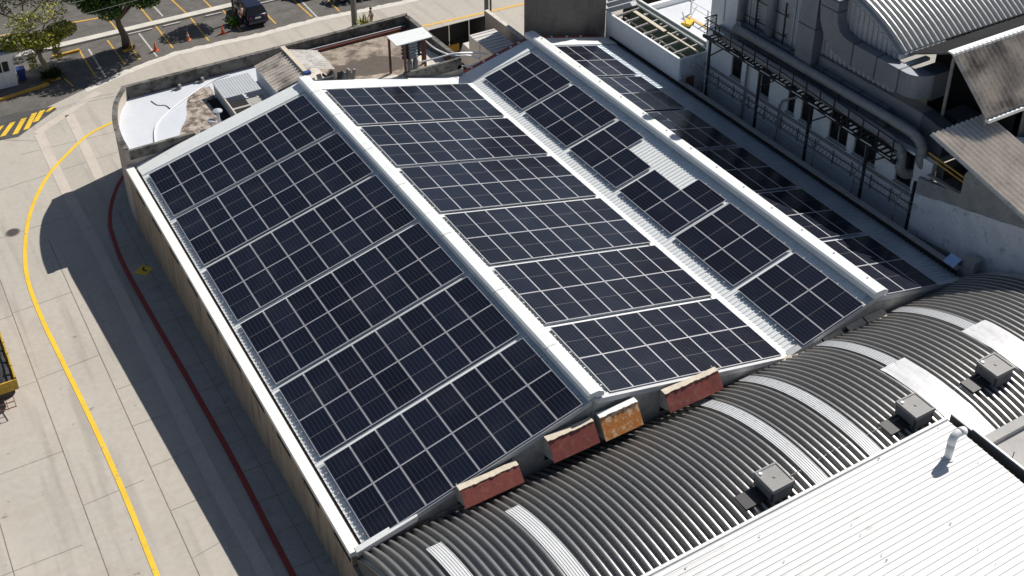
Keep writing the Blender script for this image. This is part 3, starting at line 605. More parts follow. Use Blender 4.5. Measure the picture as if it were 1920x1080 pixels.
for z in (3.6,4.2): pass
WB = thing('white_building', 'tall white building in shadow with a row of dark windows and a ribbed arched roof', 'building', (0,0,0))
X = 35.0
wins = [(19.55,20.5,4.953,6.75),(17.0,17.86,4.953,6.7),(14.8,15.45,4.953,6.7),(13.3,14.3,4.953,6.7),(10.55,12.0,4.953,6.7),(8.4,10.05,4.953,6.7),(5.85,6.97,4.953,6.7)]
m = MB(); ysorted = sorted(wins)
m.box(X,4.75,2.2,X+.35,23.0,4.95); m.box(X,4.75,7.0,X+.35,23.0,7.15)
edges = [4.75]+[v for a in ysorted for v in a[:2]]+[23.0]
for i in range(0, len(edges), 2): m.box(X,edges[i],4.95,X+.35,edges[i+1],7.0)
m.build('facade', M['whitewall'], WB)
MB().box(X+.02,4.75,0,X+.35,23.0,2.2).build('plinth', M['plinth'], WB)
for (a,b,c,e) in wins:
    wn = MB().box(X+.09,a,c,X+.13,b,7.0).build('window', M['glass'], WB)
    fr = MB(); fr.box(X+.03,a,c,X+.088,a+.07,7.0).box(X+.03,b-.07,c,X+.088,b,7.0).box(X+.03,a+.07,c,X+.088,b-.07,c+.07)
    if b-a > 1.2: fr.box(X+.03,(a+b)/2-.025,c+.07,X+.088,(a+b)/2+.025,7.0)
    fr.build('frame', M['sill'], wn)
    MB().box(X-.08,a-.05,c-.09,X-.003,b+.05,c-.003).build('sill', M['sill'], wn)
MB().box(X-.12,4.75,4.60,X-.003,23.0,4.76).build('ledge', M['sill'], WB)
MB().box(X+.4,4.8,6.95,47,23.0,7.1).build('terrace_slab', M['sill'], WB)
m = MB(); m.box(36.1,16.6,2.2,44,24.1,12.35); m.build('upper_wall', M['whitewall'], WB)
m = MB()
for a in [17.6,19.4,21.6,22.8]: m.box(36.07,a,7.4,36.098,a+.05,12.3)
m.build('wall_joints', M['sill'], WB)
MB().box(36.04,19.6,7.6,36.09,20.5,10.4).build('door', M['glass'], WB)
# ribbed arched roof of the white building
yc2, zc2, R2 = 15.3, 2.95, 10.6
p0, p1 = math.asin((8.84-yc2)/R2), math.asin((20.5-yc2)/R2)
m = MB(); k = 0; cols = [(35.95+(i+tt)*0.40, h) for i in range(32) for tt, h in [(0,0),(.55,0),(.61,.2),(.66,.25),(.84,.25),(.90,.2),(.95,0)]]; nc = len(cols)
for jx in range(25):
    ph = p0+(p1-p0)*jx/24
    for x, h in cols: m.v.append((x, yc2+(R2+h)*math.sin(ph), zc2+(R2+h)*math.cos(ph)))
for jx in range(24):
    for i in range(nc-1): m.f.append((jx*nc+i, jx*nc+i+1, (jx+1)*nc+i+1, (jx+1)*nc+i))
m.build('ribbed_roof_sheet', M['ribroof'], WB)
MB().box(35.9,8.72,11.12,39.3,8.86,11.36).build('eave_flashing', M['flash'], WB)
MB().box(35.9,8.3,10.8,37.7,8.6,10.96).build('eave_bracket', M['flash'], WB)
m = MB(); pts = [(36.02, yc2+R2*math.sin(p0+(p1-p0)*i/16)*0.995, zc2+R2*math.cos(p0+(p1-p0)*i/16)-.08) for i in range(17)]
m.slab([(36.02,8.9,7.2)]+pts+[(36.02,20.4,7.2)],(0.06,0,0)); m.build('gable_panel', M['tin'], WB)
m = MB()
for k in range(22):
    y = 9.1+k*.36; zt = zc2+math.sqrt(R2*R2-(y-yc2)**2)-.2; m.box(35.95,y,8.2,36.02,y+.16,zt)
m.build('gable_cladding', M['tin'], WB)
# asbestos ridge roof behind
AR = thing('grimy_gabled_shed', 'shed with a steep grimy corrugated roof and a pale ridge cap behind the ducts', 'shed')
m = MB(); corr(m, (36.45,3.38,10.08),(13,0,0),(0,2.74,2.42),40,wave(.17)); m.build('roof_sheet', M['asb'], AR)
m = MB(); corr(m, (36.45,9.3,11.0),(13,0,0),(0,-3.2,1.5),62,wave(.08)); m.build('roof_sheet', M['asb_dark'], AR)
MB().hexa([(36.4,5.9,12.47),(50,5.9,12.47),(50,6.35,12.53),(36.4,6.35,12.53),(36.4,5.95,12.58),(50,5.95,12.58),(50,6.3,12.6),(36.4,6.3,12.6)]).build('ridge_cap', M['flash'], AR)
MB().slab([(39.3,3.5,7),(39.3,9.2,7),(39.3,9.2,10.9),(39.3,6.1,12.3),(39.3,3.5,10.0)],(0.2,0,0)).build('gable_wall', M['black'], AR)  # set back; its black stands in for shade in the open space under the roof
for y, z in ((3.6,10.0),(6.1,12.2)): MB().bar((36.7,y,7.1),(36.7,y,z),.12).build('post', M['steelgrey'], AR)
MB().box(39.3,3.5,6,49,3.7,10.0).build('side_wall', M['plinth'], AR)
MB().box(36.5,3.2,9.88,50,3.42,10.06).build('eave_gutter', M['flash'], AR)
# plaster wall, mono-pitch shed
SH = thing('lean_to_shed', 'lean-to shed with a sunlit corrugated roof above a half whitewashed cement wall', 'shed')
def rk(y): return 9.46+0.245*(y-4.29)
MB().slab([(34.0,4.72,2.3),(34.0,4.72,6.7),(34.0,4.25,6.75),(34.0,2.1,7.2),(34.0,2.1,8.35),(34.0,1.9,rk(1.9)-.12),(34.0,-9,rk(-9)-.12),(34.0,-9,2.3)],(0.25,0,0)).build('cement_wall', M['greyplaster'], SH)
wp = [(33.985,4.72,3.35),(33.985,4.72,5.75)]
for i in range(26):
    y = 4.6-i*0.5; wp.append((33.985,y,5.80-(y-4.6)*0.26+random.uniform(-.06,.03)))
wp += [(33.985,-8.4,3.6),(33.985,1.6,3.75)]
MB().slab(wp,(0.013,0,0)).build('whitewash', M['plaster'], SH)
m = MB(); corr(m, (33.75,-9.0,rk(-9)),(4.1,0,0),(0,13.35,rk(4.35)-rk(-9)),12,wave(.16),1); m.build('roof_sheet', M['asb_light'], SH)
MB().box(34.02,2.1,7.05,34.25,4.25,7.12).build('opening_ledge', M['sill'], SH)
m = MB(); m.bar((34.3,4.6,8.15),(34.3,0,7.75),.06).bar((34.5,4.6,7.75),(34.5,0,7.3),.06); m.build('yellow_rail', M['yellow_worn'], SH)
m = MB(); m.box(37.4,-9,2.3,37.6,4.3,8.3); m.build('back_wall', M['greyplaster'], SH)
MB().box(34.3,-9,6.2,37.4,4.3,6.3).build('inner_floor', M['plinth'], SH); MB().box(35.4,4.3,6.2,48,4.78,6.9).build('inner_floor', M['plinth'], SH); MB().box(37.6,-9,6.2,48,4.3,6.3).build('side_floor', M['conc'], SH)
# curved pale ledge on the right
CP = thing('curved_parapet', 'curved grey parapet with a bright white top between the two corrugated sheds', 'parapet')
m = MB(); tp = MB(); cx, cy, r0, r1 = 41.3, 5.3, 2.6, 3.6
for i in range(14):
    a0, a1 = rad(165+i*9), rad(165+(i+1)*9)
    q = [(cx+r*math.cos(a),cy+r*math.sin(a)) for r,a in ((r1,a0),(r1,a1),(r0,a1),(r0,a0))]
    m.prism(q, 6.3, 8.0); tp.prism(q, 8.003, 8.06)
m.build('wall', M['gable'], CP); tp.build('white_top', M['flash'], CP)
# catwalk
CW = thing('steel_catwalk', 'black steel catwalk with railings on tall posts along the white building', 'catwalk')
def cz(y): return 7.32 if y > 15 else 7.32-.062*(15-y)
ysg = [6.3, 15.0, 22.2]
for xx in (33.95, 34.75):
    m = MB()
    for a_, b_2 in zip(ysg[:-1], ysg[1:]): m.hexa([(xx,a_,cz(a_)-.18),(xx+.15,a_,cz(a_)-.18),(xx+.15,b_2,cz(b_2)-.18),(xx,b_2,cz(b_2)-.18),(xx,a_,cz(a_)),(xx+.15,a_,cz(a_)),(xx+.15,b_2,cz(b_2)),(xx,b_2,cz(b_2))])
    m.build('edge_beam', M['black'], CW)
m = MB()
for k in range(45): y = 6.4+k*.35; m.box(34.1,y,cz(y)-.1,34.75,y+.12,cz(y)-.05)
m.build('deck_grating', M['black'], CW)
for k in range(15):
    y = 6.6+k*1.09; MB().bar((34.0,y,cz(y)),(34.0,y,cz(y)+1.15),.055).build('railing_post', M['black'], CW)
for z in (1.12, .6):
    m = MB()
    for a_, b_2 in zip(ysg[:-1], ysg[1:]): m.bar((34.0,a_,cz(a_)+z),(34.0,b_2,cz(b_2)+z),.05)
    m.build('handrail', M['black'], CW)
m = MB(); m.bar((34.0,22.15,8.44),(34.9,22.15,8.44),.05).bar((34.9,22.15,7.3),(34.9,22.15,8.44),.05)
for k in range(5): m.bar((34.0,22.15,7.4+k*.2),(34.9,22.15,7.6+k*.2),.025)
m.build('end_gate', M['black'], CW)
for y in (21.6,17.0,12.7,8.3,4.9):
    MB().bar((34.1,y,1.0),(34.1,y,cz(y)-.18 if y > 5 else 6.3),.13).build('support_post', M['black'], CW)
    if y > 5: MB().bar((34.1,y,cz(y)-1.3),(34.1,y-1.3,cz(y-1.3)-.18),.08).build('brace', M['black'], CW)
for k in range(11):
    y = 6.6+k*1.35; MB().box(33.93,y,cz(y+.4)-.06,33.948,y+.8,cz(y+.4)-.01).build('pale_edge_strip', M['flash'], CW)
# exhaust stacks (their shadows cross the second ridge)
for y, lab in ((20.9,'tall round exhaust stack rising beside the catwalk end by the white building corner'),(18.35,'tall round exhaust stack rising between the other stack and the square duct')):
    t = thing('exhaust_stack', lab, 'exhaust stack', (35.75,y,6.9))
    MB().tube([(0,0,0),(0,0,7.2)],0.29,18).build('pipe', M['duct'], t, True); MB().tube([(0,0,.0),(0,0,.25)],0.38,18).build('flange', M['ductdark'], t)
    MB().tube([(0,0,7.2),(0,0,7.35)],0.34,18).build('cap', M['duct'], t)
t = thing('pipe_frame', 'thin black pipe frame bracing the exhaust stacks against the white wall', 'steel frame')
m = MB()
for y in (19.6,17.2): m.bar((35.75,y,7.0),(35.75,y,11.0),.08)
for z in (7.6,8.9,10.2): m.bar((35.75,21.0,z),(35.75,16.9,z),.05)
for z in (8.9,10.2): m.bar((35.75,19.6,z),(37.0,19.6,z),.05).bar((35.75,17.2,z),(37.0,17.2,z),.05)
for k in range(14): m.bar((35.75,19.6,7.3+k*.22),(35.75,19.25,7.3+k*.22),.02)
m.build('frame', M['black'], t)
def rectduct(m, path, wy, wx, x):                     # square duct in the y-z plane, width wx across x
    n = len(path)
    k = len(m.v)
    for i,(y,z) in enumerate(path):
        a = Vector(path[max(i-1,0)]); b = Vector(path[min(i+1,n-1)]); d = (b-a).normalized(); q = Vector((-d.y,d.x))*wy/2
        m.v += [(x,y+q.x,z+q.y),(x+wx,y+q.x,z+q.y),(x+wx,y-q.x,z-q.y),(x,y-q.x,z-q.y)]
    for i in range(n-1):
        for e in range(4): m.f.append((k+4*i+e, k+4*i+(e+1)%4, k+4*i+4+(e+1)%4, k+4*i+4+e))
    m.f += [(k,k+1,k+2,k+3),(k+4*n-1,k+4*n-2,k+4*n-3,k+4*n-4)]
    return m
def seams(m, path, wy, wx, x):
    for (a,b) in path:
        d = (Vector(b)-Vector(a)).normalized(); mid = (Vector(a)+Vector(b))/2
        rectduct(m, [tuple(mid-d*.03),tuple(mid+d*.03)], wy+.06, wx+.06, x-.03)
    return m
BD = thing('bent_air_duct', 'big square grey duct dropping, bending and running along above the catwalk', 'air duct')
path = [(13.5,13.0),(13.5,12.3),(13.4,11.6),(13.05,10.95),(12.5,10.55),(11.7,10.38),(9.8,10.36),(7.75,10.36)]
rectduct(MB(), path, 1.32, 0.65, 35.25).build('duct_run', M['duct'], BD)
for q in [((13.5,12.95),(13.5,12.85)),((11.5,10.38),(11.3,10.38)),((9.8,10.36),(9.6,10.36)),((8.2,10.36),(8.0,10.36)),((13.5,12.4),(13.5,12.2))]: seams(MB(), [q], 1.32, .65, 35.25).build('seam_flange', M['ductdark'], BD)
m = MB(); pl = []
for i in range(9):
    a = rad(90*i/8); pl.append((36.35-1.1*math.cos(a), 7.75-1.0*math.sin(a)))
m.prism([(36.35,7.75)]+pl, 9.70, 11.02); m.build('side_elbow', M['duct'], BD)
MB().prism([(36.35,6.75),(37.6,6.75),(37.6,7.75),(36.35,7.75)], 9.5, 11.0).build('end_box', M['ductdark'], BD)
t = thing('square_air_duct', 'square grey duct standing upright to the left of the big bent duct', 'air duct')
MB().box(35.25,14.3,8.2,35.9,15.6,12.6).build('duct_run', M['duct'], t); MB().box(35.22,14.27,10.6,35.93,15.63,10.66).build('seam_flange', M['ductdark'], t)
t = thing('low_air_duct', 'long low blue-grey duct lying behind the catwalk railing', 'air duct')
MB().box(35.45,8.6,7.18,35.72,21.0,8.4).build('duct_run', M['duct'], t)
for k in range(9): MB().box(35.42,9.2+k*1.4,7.18,35.75,9.26+k*1.4,8.43).build('seam_flange', M['ductdark'], t)
t = thing('lower_air_duct', 'dark grey duct between the bent duct and the long low duct', 'air duct')
MB().box(35.75,6.6,7.12,36.6,14.2,9.0).build('duct_run', M['duct'], t); MB().hexa([(35.75,5.0,7.12),(36.6,5.0,7.12),(36.6,6.6,7.12),(35.75,6.6,7.12),(35.75,5.0,8.7),(36.6,5.0,8.7),(36.6,6.6,9.0),(35.75,6.6,9.0)]).build('end_hood', M['ductdark'], t)
t = thing('fan_box', 'dark ribbed fan box on the terrace under the grimy gabled roof', 'fan box')
MB().box(37.3,4.9,7.1,38.8,6.5,8.7).build('casing', M['ductdark'], t)
m = MB(); m.box(37.28,4.9,7.8,38.82,6.52,7.86).box(37.28,5.68,7.1,37.31,5.74,8.7); m.build('band', M['black'], t)
MB().box(37.285,5.2,8.2,37.30,5.6,8.35).build('name_plate', M['tin'], t)
for (dx, dy, lab) in ((0,0,'fat grey round pipe curling down at the catwalk end, the upper of two'),(-.55,.75,'fat grey round pipe curling down at the catwalk end, the lower of two')):
    t = thing('curled_pipe', lab, 'pipe', (0,0,0))
    P_ = [(35.1+dx,20.6+dy*.3,8.15),(35.1+dx,14+dy,8.15),(35.1+dx,10.8+dy,8.15),(35.1+dx,7.6+dy,8.15),(35.1+dx,6.3+dy,8.05),(35.1+dx,5.75+dy,7.7),(35.1+dx,5.65+dy,7.2),(35.1+dx,5.6+dy,6.85),(35.3+dx,5.45+dy,6.5),(35.7+dx,5.3+dy,6.45),(36.2+dx,5.2+dy,6.5)]
    if dx: P_ = [(p[0],p[1],p[2]-.65) for p in P_]
    MB().tube(smoothline(P_,5),0.27,16).build('pipe_run', M['pipe'], t, True)
    m = MB()
    for q in (P_[4],P_[5],P_[6]): m.tube([(q[0],q[1]+.03,q[2]+.04),(q[0],q[1]-.03,q[2]-.04)],0.295,16)
    m.build('joint_ring', M['duct'], t)
t = thing('drain_pipe', 'thin pale drain pipe cranked down the white building between its second and third windows', 'pipe')
MB().tube([(34.85,14.4,6.6),(34.85,14.6,6.3),(34.8,15.6,5.6),(34.8,15.8,5.2),(34.8,15.85,2.5)],.07,8).build('pipe_run', M['pipe'], t)
t = thing('drain_pipe', 'thin pale drain pipe straight down the white building beside its first window', 'pipe')
MB().tube([(34.85,18.9,6.9),(34.85,18.95,2.6)],.07,8).build('pipe_run', M['pipe'], t)
t = thing('conduit_line', 'thin dark conduits with brackets along the lower white wall behind the razor wire', 'conduit')
m = MB()
for z in (4.2,3.75): m.bar((34.9,5.0,z),(34.9,22.5,z),.04)
for k in range(12): m.bar((34.9,5.5+k*1.45,3.55),(34.9,5.5+k*1.45,4.45),.05)
m.build('conduit', M['plinth'], t)
tag(MB().slab([(32.55,1.2,4.25),(32.55,0.55,4.25),(33.05,0.55,4.5),(33.05,1.2,4.5)],(0.02,0,0.05)).build('blue_sheet', M['bluefilm']), 'small pale blue sheet propped at the near end of the shaded roof edge', 'sheet')

# roofless white enclosure behind the shaded roof edge
EN = thing('roofless_enclosure', 'roofless white-walled enclosure crossed by grey steel beams', 'enclosure')
MB().box(32.92,22.9,0,33.08,31.0,5.5).build('long_wall', M['whitewall'], EN)
MB().box(33.08,22.9,0,35.0,23.05,5.5).build('end_wall', M['plaster'], EN)
MB().box(35.7,23.4,0,35.85,32,5.3).build('long_wall', M['green'], EN)
MB().box(33.1,23.1,1.5,35.7,31,1.6).build('floor', M['plinth'], EN)
for k in range(7): 
    y = 24.1+k*1.05; MB().bar((33.05,y,5.25),(35.4,y+.25,5.25),.10,.14).build('steel_beam', M['steelgrey'], EN)
for k in range(9):
    y = 23.5+k*.85; MB().bar((33.1,y,4.5),(34.4,y+.8,4.6),.07).build('steel_beam', M['steelgrey'], EN)
for xx, zz in ((33.7,4.9),(34.3,4.8)): MB().bar((xx,23.1,zz),(xx,30.8,zz),.07).build('steel_beam', M['steelgrey'], EN)
MB().bar((34.7,26.8,5.36),(34.75,30.3,5.36),.26,.05).build('pale_plank', M['putty'], EN); MB().bar((34.75,23.4,5.34),(34.75,26.6,5.34),.12,.06).build('pale_plank', M['putty'], EN)
for k in range(4): MB().bar((35.2,24.4+k*1.8,5.2),(35.7,24.5+k*1.8,5.2),.12,.08).build('short_beam', M['steelgrey'], EN)
MB().box(35.95,22.9,5.2,36.1,33,5.42).build('long_girder', M['flash'], EN); MB().box(35.5,23.2,5.25,35.58,32,5.38).build('long_girder', M['tin'], EN)
m = MB()
for k in range(6): m.hexa([(33.1,31.05,5.3+k*.42),(35.6,31.05,5.3+k*.42),(35.6,31.5,5.55+k*.42),(33.1,31.5,5.55+k*.42),(33.1,31.05,5.34+k*.42),(35.6,31.05,5.34+k*.42),(35.6,31.5,5.59+k*.42),(33.1,31.5,5.59+k*.42)])
m.build('louvred_screen', M['tin'], EN)
tag(MB().box(33.12,22.4,2.4,33.75,22.46,4.4).build('rusty_panel', M['brown']), 'rusty brown metal panel standing at the corner of the white enclosure', 'metal panel')
t = tag(MB().slab([(34.2,22.0,2.4),(35.0,22.6,2.4),(35.0,22.8,5.1),(34.8,22.6,5.2)],(0.2,-.1,0)).build('sloping_buttress', M['whitewall']), 'white sloping buttress between the enclosure and the white building', 'buttress')
# white terrace behind
TR = thing('white_terrace', 'sunlit white terrace with thin railings behind the roofless enclosure', 'terrace')
MB().box(36.3,23.2,0,46,31.2,4.5).build('deck', M['whiteroof'], TR)
MB().box(36.3,31.2,0,46,31.5,4.9).build('parapet', M['whitewall'], TR)
MB().box(38.4,25.8,4.503,38.62,29.3,4.51).build('yellow_line', M['yellow_soft'], TR)
m = MB()
for y in (25.6,27.6,29.4): m.bar((38.9,y,4.5),(38.9,y,5.5),.09)
for z in (5.45,5.05): m.bar((38.9,25.6,z),(38.9,29.4,z),.05)
m.build('railing', M['whitepipe'], TR)
t = thing('yellow_trolley', 'small yellow trolley with a long white handle on the white terrace', 'trolley', (37.6,28.1,4.5), rad(30))
MB().box(-.4,-.3,.12,.4,.3,.3).build('bed', M['yellow'], t)
for sx in (-.28,.28):
    for sy in (-.3,.3): MB().tube([(sx,sy-.04,.1),(sx,sy+.04,.1)],.1,12).build('wheel', M['rubber'], t)
MB().tube([(.35,0,.3),(1.3,-.1,.9)],.04,8).build('handle', M['whitepipe'], t); MB().tube([(-.35,0,.3),(-.6,.2,1.2)],.05,8).build('handle', M['whitepipe'], t)
t = thing('dark_pavilion', 'dark open-sided shelter at the back of the white terrace', 'shelter', (0,0,0))
MB().box(38.0,31.6,0,46,36,5.0).build('back_block', M['slot'], t)
m = MB()
for k in range(5): m.box(38.6+k*.3,31.55-.02*k,3.2+k*.45,41.2+k*.3,31.6,3.4+k*.45)
m.build('slat_screen', M['tin'], t); MB().box(41.6,31.4,3.0,41.8,31.6,6).build('post', M['whitewall'], t)
# tall grimy block
o = MB().prism([(26.65,31.3),(33.1,31.3),(33.1,37.0),(30.5,36.75)], 0, 10.0).build('concrete_block_building', M['darkblock'])
tag(o, 'tall windowless grimy concrete block behind the far end of the second roof', 'building')
tag(MB().tube([(31.0,31.2,10),(31.02,31.2,6.8)],.035,6).build('wall_conduit', M['pipe']), 'thin pale conduit running down the tall grimy concrete block', 'conduit')

# ------------------------------------------------------------------ alley with box truck and gate
t = tag(MB().box(28.0,33.6,0,28.22,38.9,3.5).build('alley_wall', M['annexwall']), 'narrow pinkish wall between the alley and the road beside the box truck', 'wall')
MB().box(27.96,33.6,3.503,28.26,38.9,3.58).build('coping', M['rubble'], t)
TK = thing('box_truck', 'white box truck parked in the alley with its roof half in shadow', 'truck', (26.2,34.4,0))
cb = MB().box(-1.0,-1.9,0.95,1.0,1.8,3.48).build('cargo_box', M['truckwhite'], TK)
m = MB()
for k in range(9): m.box(-.98,-1.8+k*.42,3.483,.98,-1.74+k*.42,3.52)
m.build('roof_rib', M['truckwhite'], cb)
MB().box(-1.012,0.25,1.0,-1.002,0.29,3.4).build('panel_seam', M['slot'], cb); MB().box(-.9,-1.6,.6,.9,3.4,.9).build('chassis', M['black'], TK)
MB().hexa([(-.95,1.9,.7),(.95,1.9,.7),(.95,3.6,.7),(-.95,3.6,.7),(-.9,1.9,2.3),(.9,1.9,2.3),(.85,3.0,2.3),(-.85,3.0,2.3)]).build('cab', M['truckwhite'], TK)
for sx in (-.85,.85):
    for y in (-1.0,2.8):
        wv = MB().tube([(sx-.12,y,.42),(sx+.12,y,.42)],.42,18).build('wheel', M['rubber'], TK)
MB().box(-1.25,2.9,1.5,-1.1,3.0,1.9).build('mirror', M['black'], TK)
GT = thing('metal_gate', 'black sheet metal gate with cross rails closing the alley by the road', 'gate')
for k in range(3):
    xa = 23.7+k*1.62; p = MB().box(xa,39.3,0.1,xa+1.56,39.36,2.9-.0*k).build('gate_panel', M['black'], GT)
    m = MB(); m.box(xa,39.24,1.5,xa+1.56,39.3,1.6).box(xa,39.24,.6,xa+1.56,39.3,.7).box(xa,39.24,.1,xa+.08,39.3,2.9); m.build('rail', M['black'], p)
MB().box(24.3,39.18,.75,26.0,39.25,1.35).build('yellow_plate', M['yellow_worn'], GT)
m = MB()
for k in range(4): m.box(26.0+k*.1,37.6+k*.1,.3+k*.35,27.2,37.7+k*.1,.36+k*.35)
tag(m.build('stacked_pallets', M['tin']), 'few grey metal frames leaning in the dark alley behind the gate', 'frames')

# ------------------------------------------------------------------ annex with white roof and terrace
AN = thing('annex_building', 'annex with a curved corner, white coated flat roof and stained brown terrace', 'building')
curve = smoothline([(0.24,30.62),(0.28,32.2),(0.55,34.1),(1.15,36.1),(2.05,37.75)],6)
outer = curve+[(21.5,37.95),(21.7,30.55)]
MB().prism(outer, -0.02, 4.5).build('body', M['annexwall'], AN)
m = MB()
for a, b in zip(curve[:-1], curve[1:]):
    d = (Vector(b)-Vector(a)).normalized(); q = Vector((d.y,-d.x))*.26
    m.prism([a,b,(b[0]+q.x,b[1]+q.y),(a[0]+q.x,a[1]+q.y)], 4.5, 5.25)
m.build('curved_parapet', M['annexwall'], AN)
m = MB()
for a, b in zip(curve[:-1], curve[1:]):
    d = (Vector(b)-Vector(a)).normalized(); q = Vector((d.y,-d.x)); m.prism([(a[0]-q.x*.03,a[1]-q.y*.03),(b[0]-q.x*.03,b[1]-q.y*.03),(b[0]+q.x*.29,b[1]+q.y*.29),(a[0]+q.x*.29,a[1]+q.y*.29)], 5.253, 5.31)
m.build('coping', M['parapet'], AN)
MB().prism([(2.0,37.6),(21.4,37.8),(21.5,38.1),(2.05,37.9)], 4.5, 5.32).build('parapet', M['parapet'], AN)
MB().prism([(21.3,30.6),(21.6,30.6),(21.5,37.8),(21.2,37.8)], 4.5, 5.25).build('parapet', M['parapet'], AN)
MB().prism([(0.4,30.62),(4.3,30.65),(4.3,30.85),(0.4,30.82)], 4.5, 5.10).build('parapet', M['parapet'], AN)
MB().prism([(17.6,30.55),(21.3,30.55),(21.3,30.75),(17.6,30.75)], 4.5, 5.25).build('parapet', M['parapet'], AN)
cin = [(x+.2,y) for x,y in curve]
MB().prism([(0.5,30.86)]+cin[1:]+[(2.2,37.58),(12.6,37.68),(12.6,30.86)], 4.5, 4.512).build('white_roof', M['whiteroof'], AN)
MB().prism([(12.62,30.7),(12.62,37.68),(21.2,37.78),(21.28,30.78)], 4.5, 4.508).build('terrace_floor', M['terrace'], AN)
def blob(pts, z, name, mm):
    P_ = smoothline(pts+[pts[0]],5)[:-1]; P_ = [(x+random.uniform(-.07,.07),y+random.uniform(-.07,.07)) for x,y in P_]
    return MB().prism(P_, 4.5, z).build(name, mm, AN)
blob([(3.3,31.2),(4.6,33.5),(5.5,35.9),(6.9,36.6),(7.0,35.6),(6.6,34.2),(6.2,32.9),(5.6,31.1)], 4.520, 'flaked_patch', M['stainpatch'])
blob([(13.9,34.3),(14.6,35.0),(16.0,34.7),(17.4,34.9),(18.6,34.2),(19.2,33.2),(18.2,32.6),(16.6,32.6),(15.4,33.2),(14.2,33.6)], 4.516, 'damp_patch', M['wet'])
blob([(12.7,30.9),(12.7,34.6),(13.6,35.4),(14.0,33.7),(15.2,32.8),(16.6,32.0),(17.6,31.9),(17.7,30.9)], 4.520, 'pale_render_patch', M['rubble'])
blob([(19.9,31.4),(19.8,33.6),(20.6,34.6),(21.1,33.0),(21.1,31.4)], 4.518, 'pale_render_patch', M['rubble'])
m = MB(); m.bar((11.6,37.35,4.62),(21.0,37.35,4.62),.12,.16); m.build('red_pipe_run', M['redsteel'], AN)
m = MB(); m.bar((11.6,37.45,4.76),(21.0,37.45,4.76),.08,.06); m.build('pale_conduit', M['tin'], AN)
MB().prism([(11.2,30.6),(21.6,30.6),(21.6,30.95),(11.2,31.2)], 4.5, 4.75).build('white_upstand', M['flash'], AN)
m = MB()
for k in range(9): m.box(12.6+k*.9+random.uniform(-.2,.2),31.0+random.uniform(0,.5),4.52,13.4+k*.9,31.35+random.uniform(0,.6),4.6+random.uniform(0,.06))
m.build('broken_slab', M['rubble'], AN)
tag(MB().tube(smoothline([(2.1,31.3,4.56),(2.73,33.36,4.56),(3.87,34.69,4.56),(5.37,35.81,4.56),(7.28,37.0,4.56),(8.6,37.3,4.56)],6),.05,8).build('white_hose', M['whitepipe']), 'white hose curving across the white annex roof', 'hose')
tag(MB().tube(smoothline([(3.4,36.6,4.54),(3.6,35.9,4.54),(4.0,35.6,4.54),(4.15,34.9,4.54)],5),.02,6).build('dark_cable', M['iron']), 'short dark kinked cable lying on the white annex roof', 'cable')
for x, y, lab in ((5.4,37.2,'small grey vent stub on the white annex roof near the far parapet, left one'),(6.9,37.35,'small grey vent stub on the white annex roof near the far parapet, right one')):
    t = thing('vent_stub', lab, 'vent', (x,y,4.51), 0, 'vent stubs on the annex roof'); MB().tube([(0,0,0),(0,0,.3)],.1,10).build('stub', M['steelgrey'], t); MB().box(-.5,-.05,0,-.1,.05,.12).build('side_pipe', M['steelgrey'], t)
# tin shed sunk in the annex roof
TS = thing('tin_roof_shed', 'low grey tin-roofed shed with two black roof openings on the annex', 'shed')
m = MB(); corr(m, (6.95,33.3,5.25),(2.35,0,0),(0,2.2,.10),14,wave(.012)); m.build('roof_sheet', M['tin'], TS)
MB().slab([(7.0,31.2,4.5),(7.0,35.4,4.5),(7.0,35.4,5.22),(7.0,31.2,5.1)],(0.08,0,0)).build('side_wall', M['tin'], TS)
m = MB(); m.bar((7.0,31.2,5.15),(7.0,35.4,5.28),.07,.05); m.build('edge_trim', M['putty'], TS)
MB().box(7.1,31.2,4.52,9.3,33.3,4.9).build('sunken_panel', M['gable'], TS)
MB().box(7.2,32.55,4.903,8.2,33.15,4.93).build('roof_opening', M['slot'], TS); MB().box(7.2,31.75,4.903,8.2,32.3,4.93).build('roof_opening', M['slot'], TS)
MB().box(6.35,31.3,4.52,6.95,34.9,4.54).build('dark_slot', M['slot'], TS)
for x, y, h, lab in ((6.05,31.75,.95,'white mushroom-capped vent pipe beside the tin-roofed shed, the larger one'),(5.55,31.5,.55,'small white mushroom-capped vent pipe beside the larger capped one')):
    t = thing('capped_vent', lab, 'vent', (x,y,4.52), 0, 'capped vents by the tin shed')
    MB().tube([(0,0,0),(0,0,h)],.09,12).build('pipe', M['whitepipe'], t); MB().tube([(0,0,h-.02),(0,0,h+.03),(0,0,h+.10)],[.30*(.6+.4*h),.28*(.6+.4*h),.05],16).build('cap', M['tin'], t)
# little fibre cement ridge shelter
FS = thing('fibre_cement_shelter', 'little ridge-roofed shelter of grey corrugated fibre cement at the first ridge end', 'shelter')
m = MB(); corr(m, (9.75,32.0,5.55),(0,3.75,0),(2.05,0,.55),11,wave(.09)); m.build('roof_sheet', M['asb'], FS)
m = MB(); corr(m, (14.0,33.0,5.45),(0,2.9,0),(-2.15,0,.65),9,wave(.08)); m.build('roof_sheet', M['asb_grey'], FS)
MB().bar((11.85,32.2,6.18),(11.85,36.1,6.18),.28,.12).build('ridge_piece', M['putty'], FS)
MB().box(9.85,32.15,4.52,9.95,35.7,5.5).build('side_wall', M['whitewall'], FS); MB().box(9.95,32.3,4.52,13.6,32.4,5.4).build('front_wall', M['ductdark'], FS)
MB().box(11.7,32.0,6.12,12.1,32.3,6.26).build('blue_patch', M['bluebin'], FS); MB().box(11.6,31.5,5.6,12.1,32.3,6.1).build('white_bundle', M['palecloth'], FS)
t = thing('scrap_heap', 'heap of dark scrap boards and black sheeting by the little shelter', 'scrap')
m = MB()
